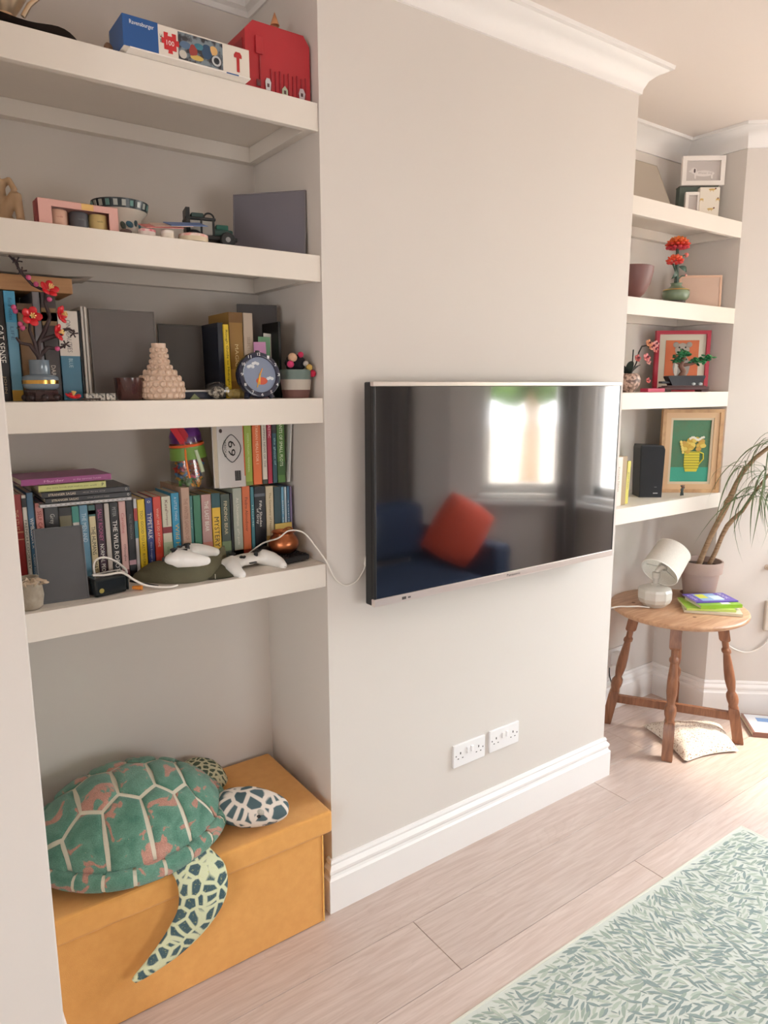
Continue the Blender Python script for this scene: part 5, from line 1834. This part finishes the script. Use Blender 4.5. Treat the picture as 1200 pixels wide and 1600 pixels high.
obj('cabin_pillars', MB().b2((-.054, -.0250, .026), (-.044, .0250, .090), bev=.001).b2((-.02, -.0250, .028), (-.015, .0250, .0625)).b2((.009, -.0250, .028), (.0145, .0250, .0625)), M_TB, tk)
obj('roof', MB().b2((-.056, -.026, .0622), (.018, .026, .069), bev=.002), M_TB, tk)
obj('roof_box', MB().b2((-.040, -.020, .0692), (-.010, .020, .080), bev=.003), mat((52, 76, 72), .4), tk)
obj('roof_hoop', MB().tube([(.002+.012*math.cos(a), -.02, .069+.011*math.sin(a)) for a in [PI*k/10 for k in range(11)]], .0022, 6), M_TB, tk)
for x in (-.036, .044):
    for y in (-.030, .030):
        wl = obj('wheel', MB().lathe([(.006, -.008), (.016, -.008), (.0185, -.005), (.0185, .005), (.016, .008), (.006, .008), (.006, -.008)], 22, Matrix.Translation((x, y, .0187)) @ Matrix.Rotation(PI/2, 4, 'X')), M_TB, tk)
        obj('hub', MB().lathe([(0, -.0086), (.0062, -.0086), (.0062, .0086), (0, .0086)], 12, Matrix.Translation((x, y, .0187)) @ Matrix.Rotation(PI/2, 4, 'X')), mat((150, 152, 154), .3, metal=.7), wl)
obj('bumper', MB().b2((.062, -.028, .016), (.070, .028, .026), bev=.002), M_TB, tk)
obj('spare_crate', MB().b2((.020, -.018, .0442), (.050, .018, .056), bev=.002), mat((30, 90, 76), .4), tk)
photo_panel('photo_frame', 'bluish grey photo panel leaning in the corner of the second shelf', (.846, .215), (.985, .060, Z2), .176, RAD(4), (120, 114, 118), (98, 96, 108), scale=2.5)

# ---------------- top shelf
sv = thing('silver_vessel', 'shiny bronze-silver footed vessel at the pier end of the top shelf', 'vessel', (.300, .085, Z1+.018))
M_BRZ = mat((214, 190, 160), .3, metal=.7)
obj('bowl', MB().lathe([(0, 0), (.040, 0), (.043, .006), (.030, .014), (.022, .026), (.034, .045), (.052, .075), (.055, .12), (.050, .15), (.046, .15), (.050, .12), (.046, .08), (0, .05)], 36), M_BRZ, sv)
obj('handle', MB().tube([(.05, -.01, .13), (.066, -.012, .115), (.066, -.012, .07), (.050, -.01, .055), (.036, -.008, .03)], .005, 8), M_BRZ, sv)
dsh = thing('wavy_dish', 'dark wavy-edged flat dish under the silver vessel', 'dish', (.330, .085, Z1))
obj('dish', MB().grid(lambda a, b: ((a*.115+.0001)*math.cos(2*PI*b)*1.05, a*.078*math.sin(2*PI*b), .002+.014*a*a+.005*a*a*math.sin(2*PI*b*5)), 10, 48).grid(lambda a, b: ((a*.115+.0001)*math.cos(2*PI*b)*1.05, a*.078*math.sin(2*PI*b), .0035+.014*a*a+.005*a*a*math.sin(2*PI*b*5)), 10, 48), mat((44, 36, 32), .4), dsh, sharp=90)
o = obj('dried_cone', MB().grid(crink(1, .009, .008, .011, .9), 10, 12), mat((120, 88, 66), .8), loc=(.492, .03, Z1), sharp=60)
tag(o, 'tiny brown dried cone beside the puzzle box', 'cone')
# puzzle box
pz = thing('puzzle_box', 'long white and blue jigsaw box overhanging the top shelf', 'puzzle box', (.655, -.022, Z1), RAD(0))
Lb, Hb, Db = .290, .064, .11
obj('box_lid', MB().b2((-Lb/2, 0, .003), (Lb/2, Db, Hb), bev=.0015), mat((226, 218, 206), .4), pz)
obj('box_base', MB().b2((-Lb/2+.012, -.003, 0), (Lb/2, Db, .0029)), mat((236, 230, 222), .4), pz)
obj('blue_end', MB().b2((-Lb/2-.0007, -.0007, .0035), (-Lb/2+.075, Db*.9, Hb+.0007), bev=.0006), mat((34, 84, 146), .4), pz)
text('Ravensburger', mat((236, 236, 236), .4), pz, FACE, (-Lb/2+.040, -.0012, Hb-.013), .052, .011)
jg = [(-.016, -.018), (-.005, -.018), (-.006, -.025), (.006, -.025), (.005, -.018), (.016, -.018), (.016, -.006), (.023, -.007), (.023, .006), (.016, .005), (.016, .018), (.005, .018), (.006, .011), (-.006, .011), (-.005, .018), (-.016, .018), (-.016, .005), (-.022, .006), (-.022, -.006), (-.016, -.006)]
jp = obj('jigsaw_mark', MB().prism([(x*.85-.044, z*.95+.034) for x, z in jg], -.0012, -.0002), mat((196, 44, 48), .4), pz)
text('100', mat((240, 232, 226), .4), jp, FACE, (-.044, -.0015, .031), .017, .010)
text('3x', mat((90, 84, 80), .4), pz, DOWN, (-.064, -.0006, .036), .018, .005)
obj('picture', MB().b2((-.026, -.0010, .005), (.078, -.0002, Hb-.004)), mat((120, 132, 140), .35, noise=(55, .06), alt=(52, 50, 56)), pz)
for k, (x, z, rx, rz, c) in enumerate(((-.010, .036, .013, .008, (84, 110, 140)), (.008, .028, .010, .014, (150, 60, 56)), (.022, .040, .012, .007, (60, 120, 140)), (.040, .034, .013, .016, (44, 74, 104)), (.056, .040, .010, .010, (214, 170, 110)), (.062, .020, .014, .013, (50, 54, 60)), (.016, .016, .016, .006, (200, 170, 90)), (-.016, .016, .009, .009, (196, 190, 180)))):
    obj('printed_shape', MB().ell((x, -.0008, z), (rx, .0012, rz), u=14, v=6), mat(c, .35), pz)
obj('wheel_print', MB().lathe([(.007, 0), (.011, 0), (.011, .0009), (.007, .0009), (.007, 0)], 22, Matrix.Translation((.062, -.0015, .020)) @ Matrix.Rotation(PI/2, 4, 'X')), mat((190, 192, 194), .35), pz)
arr = obj('red_emblem', MB().prism([(.112, .010), (.119, .010), (.119, .040), (.125, .040), (.125, .046), (.121, .052), (.110, .052), (.106, .046), (.106, .040), (.112, .040)], -.0010, -.0002), mat((176, 44, 46), .4), pz)
obj('blue_label', MB().b2((.085, -.0036, .0003), (.115, -.0029, .0027)), mat((40, 90, 150), .4), pz)
# red case
rc = thing('red_case', 'red plastic toy case with ribs and stickers on the top shelf', 'case', (.900, .030, Z1), RAD(0))
M_RED, M_RED2 = mat((176, 40, 48), .45), mat((150, 30, 40), .45)
obj('body', MB().prism([(-.085, 0), (.092, 0), (.092, .135), (.075, .158), (-.064, .158), (-.085, .135)], 0, .13), M_RED, rc)
obj('side_shell', MB().prism([(-.0870, .002), (-.0852, .002), (-.0852, .118), (-.0870, .118)], .012, .118), M_RED2, rc)
obj('latch', MB().b2((-.060, -.006, .085), (-.040, -.0005, .125), bev=.002), M_RED, rc)
obj('hinge_strip', MB().b2((-.050, -.003, .012), (-.046, -.0003, .084), bev=.0008), M_RED2, rc)
for k in range(9):
    x = -.018+k*.012
    obj('rib', MB().b2((x-.0018, -.0028, .006), (x+.0018, -.0003, .060-.004*(k % 2)), bev=.0007), M_RED2, rc)
obj('carry_handle', MB().tube([(-.035, .06, .1582), (-.033, .06, .174), (-.02, .06, .182), (.03, .06, .182), (.043, .06, .174), (.045, .06, .1582)], .006, 8), M_RED2, rc)
stk = [(-.028, .022, [(-.006, -.013), (.006, -.013), (.008, .006), (.004, .014), (-.004, .014), (-.008, .006)], (206, 204, 206)),
       (.018, .016, [(-.008, -.010), (.008, -.010), (.008, .004), (0, .013), (-.008, .004)], (170, 180, 156)),
       (.066, .020, [(-.007, -.012), (.007, -.012), (.010, .002), (.004, .013), (-.005, .012), (-.009, .0)], (190, 176, 180)),
       (-.054, .020, [(-.006, -.008), (.006, -.006), (.007, .008), (-.005, .008)], (110, 36, 44))]
for x, z, P, c in stk:
    s_ = obj('sticker', MB().prism([(x+a, z+b) for a, b in P], -.0036, -.0029), mat(c, .5), rc)
    obj('sticker_print', MB().b2((x-.003, -.0041, z-.006), (x+.003, -.0037, z+.002)), mat((90, 60, 60), .5), s_)
o = obj('party_hat', MB().lathe([(.012, 0), (0, .032)], 16), mat((214, 150, 104), .6), loc=(.925, .085, Z1+.1884))
tag(o, 'small orange cone tip standing on the red case', 'cone')

# ================================================================== far alcove
Y1, Y2, Y3, Y4 = [z+.0004 for z in RZ]


def facing(name, label, cat, a, b, z, lean=0.0, group=None):
    """Empty at the middle of a lower front edge running from a to b in plan; local x runs along it"""
    w = math.hypot(b[0]-a[0], b[1]-a[1])
    t = thing(name, label, cat, ((a[0]+b[0])/2, (a[1]+b[1])/2, z), 0, group, rot=(-lean, 0, math.atan2(b[1]-a[1], b[0]-a[0])))
    return t, w


def frame_of(t, w, h, bw, th, m, name='frame', bev=.003):
    """four mitred mouldings, each a part"""
    for P in ([(-w/2, 0), (w/2, 0), (w/2-bw, bw), (-w/2+bw, bw)], [(-w/2, h), (-w/2+bw, h-bw), (w/2-bw, h-bw), (w/2, h)],
              [(-w/2, 0), (-w/2+bw, bw), (-w/2+bw, h-bw), (-w/2, h)], [(w/2, 0), (w/2, h), (w/2-bw, h-bw), (w/2-bw, bw)]):
        obj(name, MB().prism(P, 0, th), m, t)


def plate(t, x0, z0, x1, z1, y, c, name='print', rough=.5, th=.002):
    return obj(name, MB().b2((x0, y, z0), (x1, y+th, z1)), c if not isinstance(c, tuple) else mat(c, rough), t)


def spot(t, x, z, rx, rz, y, c, name='printed_shape', rot=0.0):
    return obj(name, MB().ell((0, 0, 0), (rx, .0010, rz), u=18, v=6), mat(c, .5), t, loc=(x, y, z), rot=(0, rot, 0))


# ---- lowest far shelf: painting, speaker, figurine, books
pa, w = facing('framed_painting', 'gold wooden framed painting of a yellow striped jug of flowers', 'painting', (2.962, .246), (3.180, .076), Y4)
h = .388
M_GOLD = wood((206, 166, 122), (176, 134, 94), 8, .45, (3, 3, 3))
frame_of(pa, w, h, .016, .028, M_GOLD)
for bw, off, y0 in ((.040, .0145, .006),):
    for P in ([(-w/2+off, off), (w/2-off, off), (w/2-bw, bw), (-w/2+bw, bw)], [(-w/2+off, h-off), (-w/2+bw, h-bw), (w/2-bw, h-bw), (w/2-off, h-off)],
              [(-w/2+off, off), (-w/2+bw, bw), (-w/2+bw, h-bw), (-w/2+off, h-off)], [(w/2-off, off), (w/2-off, h-off), (w/2-bw, h-bw), (w/2-bw, bw)]):
        obj('frame_cove', MB().prism(P, y0, .026), mat((214, 178, 138), .5), pa)
iw, ih = w/2-.0395, h-.0395
for P in ([(-iw, .0395), (iw, .0395), (iw-.011, .0505), (-iw+.011, .0505)], [(-iw, ih), (-iw+.011, ih-.011), (iw-.011, ih-.011), (iw, ih)],
          [(-iw, .0395), (-iw+.011, .0505), (-iw+.011, ih-.011), (-iw, ih)], [(iw, .0395), (iw, ih), (iw-.011, ih-.011), (iw-.011, .0505)]):
    obj('liner', MB().prism(P, .010, .024), mat((214, 198, 172), .7), pa)
obj('backing', MB().b2((-w/2+.012, .0262, .012), (w/2-.012, .029, h-.012)), mat((110, 90, 70), .9), pa)
plate(pa, -iw+.008, .048, iw-.008, ih-.008, .0165, mat((70, 128, 96), .6, noise=(26, .35), alt=(84, 116, 84), bump=(120, .5)), 'canvas')
plate(pa, -iw+.008, .048, iw-.008, .118, .0155, mat((60, 160, 136), .6, bump=(120, .4)), 'painted_table', th=.001)
M_YEL = (214, 200, 60)
jx = .008
jug = obj('painted_jug', MB().prism([(jx-.034, .192), (jx-.034, .125), (jx-.026, .098), (jx+.026, .098), (jx+.036, .125), (jx+.036, .192)], .0135, .0154), mat(M_YEL, .6), pa)
for k in range(7):
    obj('jug_stripe', MB().b2((jx-.0345, .0131, .112+.0125*k), (jx+.0365, .0136, .1145+.0125*k)), mat((120, 124, 40), .6), jug)
obj('jug_handle', MB().tube([(jx+.034, .014, .190), (jx+.052, .014, .182), (jx+.054, .014, .158), (jx+.034, .014, .132)], .0032, 8), mat(M_YEL, .6), jug)
RF = random.Random(12)
for k in range(26):
    a, r = RF.random()*2*PI, RF.random()**.5
    x, z = jx+.050*r*math.cos(a)-.002, .222+.034*r*math.sin(a)
    spot(pa, x, z, RF.uniform(.012, .018), RF.uniform(.010, .014), .0132-.0001*k*.5, RF.choice(((206, 176, 70), (196, 160, 60), (214, 190, 90), (190, 150, 66))), 'painted_flower')
for k in range(9):
    spot(pa, jx-.012+.0075*k, .252+.006*math.sin(k), .006, .006, .0115, (226, 222, 206), 'painted_flower')
for k in range(5):
    spot(pa, jx-.054+.003*k, .236-.012*k, .006, .007, .0113, (222, 200, 110), 'painted_flower')

sk, w = facing('loudspeaker', 'small black upright speaker beside the gold framed painting', 'speaker', (2.758, .208), (2.838, .148), Y4)
obj('cabinet', MB().prism([(-w/2, 0), (w/2, 0), (w/2+.004, .215), (w/2-.004, .232), (-w/2-.002, .235), (-w/2-.006, .22)], .004, .10), mat((42, 42, 48), .5), sk)
obj('grille', MB().prism([(-w/2+.002, .006), (w/2-.002, .006), (w/2+.001, .212), (w/2-.007, .226), (-w/2+.001, .229), (-w/2-.003, .217)], 0, .0042), mat((34, 36, 42), .8, bump=(900, .5)), sk)
obj('badge', MB().b2((.010, -.0012, .018), (.030, 0, .0215)), mat((190, 188, 186), .3, metal=.5), sk)
obj('badge', MB().b2((.014, -.0012, .046), (.024, 0, .0485)), mat((110, 110, 112), .3, metal=.5), sk)

fgm = thing('toy_figure', 'tiny dark green and red toy figure standing before the painting', 'toy figure', (2.937, .112, Y4))
link('body', blob([lambda mb: mb.tube([(-.007, 0, .004), (-.006, 0, .018), (-.001, 0, .024)], [.004, .004, .005], 10), lambda mb: mb.tube([(.008, 0, .004), (.006, 0, .018), (.001, 0, .024)], [.004, .004, .005], 10),
                   lambda mb: mb.ell((0, 0, .031), (.008, .006, .010)), lambda mb: mb.tube([(-.006, 0, .036), (-.013, -.002, .028)], [.0035, .003], 8), lambda mb: mb.tube([(.006, 0, .036), (.014, -.003, .040)], [.0035, .003], 8)], .0016, 3), mat((60, 70, 66), .5), fgm)
obj('head', MB().ell((.001, -.001, .046), (.0085, .008, .0075), u=14, v=10), mat((120, 84, 70), .5), fgm)
obj('ear', MB().ell((-.009, 0, .050), (.006, .003, .003), u=10, v=6), mat((56, 70, 60), .5), fgm)
obj('ear', MB().ell((.011, 0, .050), (.006, .003, .003), u=10, v=6), mat((56, 70, 60), .5), fgm)
G6 = 'books on the lowest far shelf'
book(2.428, 2.450, .125, Y4, .250, .15, (220, 212, 196), 'tall white patterned book nearest the television on the lowest far shelf', [('stationery', .6, .5, .5, (150, 130, 110))], group=G6)
book(2.455, 2.500, .118, Y4, .205, .15, (226, 218, 206), 'pale cream thick book in the middle of the far shelf books', [('Kitchen Notes', .55, .5, .3, (160, 140, 120))], group=G6)
book(2.505, 2.540, .125, Y4, .205, .14, (160, 134, 96), 'brown khaki book next to the yellow one on the far shelf', group=G6)
book(2.548, 2.572, .135, Y4, .182, .14, (206, 194, 78), 'yellow-green narrow book leaning at the end of the far shelf books', [('garden', .55, .4, .4, (110, 100, 50))], lean=RAD(3), group=G6)

# ---- third far shelf: red frame, bonsai, orchid
rf, w = facing('framed_print', 'red framed print of a grey bear on an orange ground', 'picture frame', (2.950, .300), (3.146, .150), Y3)
h = .275
frame_of(rf, w, h, .0165, .022, mat((176, 34, 58), .4))
plate(rf, -w/2+.012, .012, w/2-.012, h-.012, .010, (206, 198, 180), 'mount')
pw = w/2-.048
plate(rf, -pw, .058, pw, h-.043, .0088, mat((206, 112, 66), .6, noise=(14, .4), alt=(196, 98, 58)), 'orange_print', th=.0012)
for x, z, rx, rz, c in ((0, .19, .034, .030, (160, 150, 140)), (-.030, .212, .014, .013, (150, 140, 130)), (.030, .212, .014, .013, (150, 140, 130)), (-.030, .212, .007, .007, (216, 206, 196)), (.030, .212, .007, .007, (216, 206, 196)), (0, .182, .009, .014, (60, 54, 52)), (-.014, .200, .004, .004, (40, 36, 36)), (.014, .200, .004, .004, (40, 36, 36)), (0, .112, .040, .055, (150, 144, 138)), (-.022, .105, .012, .038, (210, 202, 192))):
    spot(rf, x, z, rx, rz, .0080 if rz > .02 else .0072, c)
obj('backing', MB().b2((-w/2+.01, .0222, .01), (w/2-.01, .025, h-.01)), mat((90, 80, 70), .9), rf)

bo = thing('bonsai_model', 'brick-built green bonsai in a black tray on a brown stand', 'bonsai', (2.935, .140, Y3), RAD(-37))
M_STD = mat((84, 54, 54), .45)
obj('stand', MB().b2((-.098, -.040, .008), (.098, .040, .022), bev=.003).b2((-.085, -.034, .0221), (.085, .034, .027), bev=.001), M_STD, bo)
for x in (-.08, .08):
    obj('stand_foot', MB().b2((x-.014, -.036, 0), (x+.014, .036, .0079)), M_STD, bo)
M_TRY = mat((32, 34, 40), .35)
obj('tray', MB().prism([(-.060, .0272), (.066, .0272), (.082, .068), (.078, .070), (-.074, .070), (-.080, .066)], -.032, .032), M_TRY, bo)
obj('tray_lip', MB().b2((-.104, -.020, .036), (-.062, .020, .046), bev=.002), M_TRY, bo)
tk_ = [Vector((-.012, 0, .066)), Vector((-.004, 0, .090)), Vector((-.018, 0, .112)), Vector((-.012, 0, .135)), Vector((.0, 0, .150))]
obj('trunk', MB().tube(tk_, [.018, .013, .012, .010, .007], 8), mat((120, 82, 66), .5), bo)
obj('branch', MB().tube([Vector((-.016, 0, .115)), Vector((.03, -.004, .122)), Vector((.085, -.006, .142))], [.009, .006, .004], 8), mat((110, 74, 60), .5), bo)
obj('branch', MB().tube([Vector((-.012, 0, .12)), Vector((-.035, -.004, .125)), Vector((-.045, -.004, .13))], [.007, .005, .004], 8), mat((110, 74, 60), .5), bo)
RG = random.Random(21)
LPm = [MB().ell((0, 0, 0), (.0125, .009, .0032), u=8, v=6).mesh(90, 'leaf_piece') for _ in range(2)]
LPm[0].materials.append(mat((44, 128, 74), .35))
LPm[1].materials.append(mat((36, 104, 66), .35))
for c, r, n in (((-.014, 0, .158), (.034, .026, .020), 34), ((.045, -.006, .132), (.044, .022, .012), 26), ((.092, -.008, .148), (.028, .020, .012), 20), ((-.040, -.004, .136), (.020, .016, .012), 12)):
    for k in range(n):
        d = Vector((RG.gauss(0, .5), RG.gauss(0, .5), RG.gauss(0, .5)))
        d = Vector((max(-1, min(1, d.x)), max(-1, min(1, d.y)), max(-1, min(1, d.z))))
        link('leaf_piece', LPm[k % 2], None, bo, loc=(c[0]+d.x*r[0], c[1]+d.y*r[1], c[2]+d.z*r[2]), rot=(RG.uniform(-.8, .8), RG.uniform(-.8, .8), RG.uniform(0, 6)))
for x in (.030, .060):
    obj('white_stone', MB().ell((x, -.034, .034), (.009, .006, .0065), u=10, v=8), mat((190, 196, 200), .4), bo)

oc = thing('orchid_model', 'pink brick-built orchid in a mottled pot by the chimney side', 'orchid', (2.612, .200, Y3))
obj('pot', MB().lathe([(0, 0), (.030, 0), (.034, .006), (.052, .034), (.054, .054), (.046, .074), (.040, .078), (.036, .074), (0, .070)], 30), mat((110, 84, 76), .4, noise=(70, .07), alt=(206, 176, 160)), oc)
M_DG = mat((38, 56, 52), .35)
for az, tilt, L in ((PI*.98, .75, .085), (.15, .35, .085), (-.5, .75, .08), (PI*.7, .3, .06), (.6, 1.2, .11)):
    mb = MB()
    ring = []
    for i in range(7):
        t = i/6
        wd = .017*math.sin(PI*min(.98, max(.06, t*.9+.08)))**.6
        x = L*t*math.sin(tilt)
        z = L*t*math.cos(tilt)*(1-.25*t*t)
        ring.append([Vector((x, wd, z+.003)), Vector((x, 0, z)), Vector((x, -wd, z+.003)), Vector((x, 0, z+.002))])
    obj('leaf', mb.rings(ring), M_DG, oc, loc=(0, 0, .068), rot=(0, 0, az), sharp=90)
OS = Vector((2.612, .200, Y3))


def VO3(x, z, y=.2):
    return Vector((x, y, z))-OS


obj('stem', MB().tube([VO3(2.63, 1.64), VO3(2.668, 1.69), VO3(2.682, 1.735), VO3(2.700, 1.760), VO3(2.735, 1.765), VO3(2.76, 1.755)], .0032, 8), mat((40, 44, 40), .4), oc)
obj('stem', MB().tube([VO3(2.62, 1.64), VO3(2.640, 1.69), VO3(2.642, 1.745)], .0028, 8), mat((40, 44, 40), .4), oc)
for x, z, r, c in ((2.722, 1.772, .018, (222, 150, 110)), (2.750, 1.760, .019, (226, 140, 132)), (2.775, 1.772, .015, (226, 160, 156)), (2.770, 1.748, .016, (214, 120, 116)), (2.712, 1.712, .020, (222, 130, 130)), (2.728, 1.695, .014, (230, 170, 160)), (2.650, 1.708, .017, (190, 90, 86)), (2.735, 1.616, .013, (222, 110, 110)), (2.742, 1.755, .013, (230, 170, 130))):
    blossom(oc, VO3(x, z, .185), (-.2, -1, .3), r, c, (120, 50, 70))
o = obj('pink_box', MB().b2((-.055, -.02, 0), (.055, .02, .0155), bev=.001), mat((196, 60, 94), .5), loc=(2.722, .150, Y3), rot=(0, 0, RAD(-4)))
tag(o, 'flat pink box between the orchid and the bonsai', 'box')

# ---- second far shelf: bowl, orange flowers, pinkish panel
bw2 = thing('brown_bowl', 'plain deep brown clay bowl beside the chimney corner', 'bowl', (2.545, .165, Y2))
obj('bowl', MB().lathe([(0, 0), (.034, 0), (.036, .004), (.058, .026), (.078, .062), (.088, .106), (.089, .128), (.085, .130), (.082, .106), (.07, .064), (.05, .03), (0, .02)], 44), mat((124, 82, 76), .42, noise=(6, .3), alt=(108, 70, 66)), bw2)
ov = thing('flower_vase', 'round green vase holding brick-built orange flowers', 'vase', (2.876, .170, Y2))
obj('base_ring', MB().lathe([(0, 0), (.040, 0), (.044, .010), (.040, .020), (0, .020)], 14), mat((86, 74, 70), .5), ov, sharp=20)
obj('vase_body', MB().lathe([(0, .0205), (.042, .0205), (.053, .032), (.056, .046), (.056, .056), (.050, .066), (.030, .076), (.022, .082), (.022, .092), (.026, .094), (.020, .094), (0, .08)], 36), mat((120, 138, 112), .3, coat=.3), ov)
obj('gold_rim', MB().lathe([(.0500, .0662), (.0535, .0625), (.0555, .0635), (.0520, .0675), (.0500, .0662)], 36), mat((206, 176, 110), .3, metal=.6), ov)
VV = Vector((2.876, .170, Y2))


def V4(x, z, y=.17):
    return Vector((x, y, z))-VV


M_STM = mat((58, 84, 70), .4)
obj('stem', MB().tube([V4(2.876, 2.02), V4(2.872, 2.08), V4(2.868, 2.17)], [.010, .009, .006], 8), M_STM, ov)
obj('stem', MB().tube([V4(2.874, 2.06), V4(2.86, 2.085), V4(2.842, 2.105)], [.005, .004, .004], 8), M_STM, ov)
obj('stem', MB().tube([V4(2.878, 2.10), V4(2.892, 2.13), V4(2.915, 2.148), V4(2.93, 2.15)], [.004, .0035, .003, .003], 8), M_STM, ov)
obj('stem', MB().tube([V4(2.88, 2.045), V4(2.91, 2.062), V4(2.935, 2.066)], [.004, .003, .003], 8), M_STM, ov)


def puff_flower(name, c, R0, rows):
    g = bpy.data.objects.new(name, None)
    COL.objects.link(g)
    g.parent = ov
    g.location = c
    pm = {}
    for zi, (r, z, n, tilt, col) in enumerate(rows):
        for k in range(n):
            a = 2*PI*(k+.5*(zi % 2))/n
            key = col
            if key not in pm:
                pm[key] = MB().ell((0, 0, 0), (R0*.30, R0*.24, R0*.13), u=8, v=6).mesh(90, 'petal')
                pm[key].materials.append(mat(col, .35))
            q = Matrix.Rotation(a, 3, 'Z') @ Matrix.Rotation(-tilt, 3, 'Y')
            link('petal', pm[key], None, g, loc=(R0*r*math.cos(a), R0*r*math.sin(a), R0*z), rot=q.to_euler())


puff_flower('flower_head', V4(2.868, 2.188), .042, [(.95, .0, 12, .1, (226, 72, 50)), (.90, -.28, 12, -.1, (206, 56, 70)), (.80, .22, 11, .6, (232, 96, 46)), (.58, .42, 8, .95, (236, 116, 46)), (.30, .52, 5, 1.2, (240, 136, 50)), (.55, -.35, 7, -.2, (196, 50, 66)), (0, .5, 1, 1.5, (238, 126, 48))])
puff_flower('flower_head', V4(2.836, 2.118, .158), .032, [(.90, .0, 9, .2, (230, 76, 52)), (.80, -.3, 9, .1, (216, 64, 62)), (.72, .30, 8, .8, (236, 92, 56)), (.40, .5, 5, 1.1, (238, 104, 62)), (0, .5, 1, 1.5, (236, 100, 60))])
obj('bud', MB().ell(V4(2.936, 2.152), (.010, .010, .010), u=10, v=8), mat((232, 130, 120), .4), ov)
obj('bud', MB().ell(V4(2.940, 2.068), (.006, .006, .006), u=10, v=8), mat((230, 160, 150), .4), ov)
for p, q, wd in ((V4(2.862, 2.09), V4(2.838, 2.045), .012), (V4(2.885, 2.10), V4(2.945, 2.082), .012)):
    d = (q-p).normalized()
    n_ = d.cross(Vector((0, 1, 0))).normalized()
    R_ = []
    for i in range(7):
        t = i/6
        hw = wd*math.sin(PI*min(.97, t*.95+.03))
        c = p+(q-p)*t+Vector((0, -.012*math.sin(PI*t), 0))
        R_.append([c+n_*hw, c+Vector((0, -.0022, 0)), c-n_*hw, c+Vector((0, .0012, 0))])
    obj('leaf', MB().rings(R_), M_STM, ov, sharp=90)
photo_panel('photo_frame', 'pinkish tan photo panel behind the orange flowers', (3.000, .235), (3.150, .118, Y2), .146, RAD(2), (190, 158, 138), (206, 178, 160), scale=3, border=(214, 176, 150)).location.y += .0

# ---- top far shelf
photo_panel('canvas_panel', 'plain beige grey canvas leaning on the back wall beside white frames', (2.46, .228), (2.935, .228, Y1), .275, RAD(24), (186, 176, 162), (170, 158, 144), scale=2, cat='canvas')
gb = thing('green_box', 'dark grey-green upright box carrying the white dog frame', 'box', (3.083, .208, Y1), math.atan2(-.12, .15))
obj('carton', MB().b2((-.098, 0, 0), (.070, .045, .158), bev=.002), mat((92, 104, 96), .6), gb)
obj('carton_lid', MB().b2((-.099, -.001, .1582), (.071, .046, .1622), bev=.001), mat((110, 104, 98), .6), gb)


def white_frame(label, a, b, z, h, bw, lean=0.0, pic=(196, 188, 184)):
    t, w = facing('framed_picture', label, 'picture frame', a, b, z, lean)
    frame_of(t, w, h, bw, .018, mat((238, 232, 226), .4))
    plate(t, -w/2+bw*.8, bw*.8, w/2-bw*.8, h-bw*.8, .012, pic, 'print')
    return t, w


t, w = white_frame('white landscape frame with a pale dachshund picture on the green box', (3.008, .262), (3.155, .148), Y1+.1626, .122, .019)
dg = obj('dog_print', MB().ell((.006, .0112, .052), (.046, .001, .013), u=20, v=6).ell((-.040, .0112, .064), (.014, .001, .013), u=14, v=6).ell((-.052, .0112, .061), (.010, .001, .005), u=12, v=6).b2((-.036, .0107, .030), (-.028, .0117, .048)).b2((.036, .0107, .030), (.044, .0117, .048)), mat((222, 216, 212), .5), t)
obj('dog_ear', MB().ell((-.036, .0102, .063), (.0045, .001, .009), u=10, v=6), mat((84, 70, 74), .5), dg)
text('Wiener dog', mat((176, 168, 166), .5), dg, FACE, (.010, .0098, .052), .062, .012)
white_frame('small white portrait frame with a grey picture at the shelf edge', (2.985, .222), (3.036, .182), Y1, .124, .013)
db = thing('patterned_box', 'white upright carton printed with little tan dachshunds', 'box', (3.064, .158, Y1), math.atan2(-.053, .07))
obj('carton', MB().b2((-.043, 0, 0), (.043, .03, .142), bev=.002), mat((226, 218, 204), .5), db)
for x, z in ((.008, .132), (-.034, .092), (.036, .092), (.006, .052), (-.034, .014), (.036, .014)):
    P = MB().ell((0, 0, 0), (.015 if abs(x) < .02 else .0085, .0008, .0042), u=14, v=6).b2((-.008, -.0004, -.009), (-.006, .0004, 0)).b2((.005, -.0004, -.009), (.007, .0004, 0))
    o = obj('dog_print', P, mat((206, 174, 110), .5), db, loc=(x, -.0006, z))
    if x > 0:
        obj('dog_head', MB().ell((.0 if x > .02 else .015, -.0004, .004), (.004, .001, .0035), u=10, v=6), mat((120, 84, 74), .5), o)
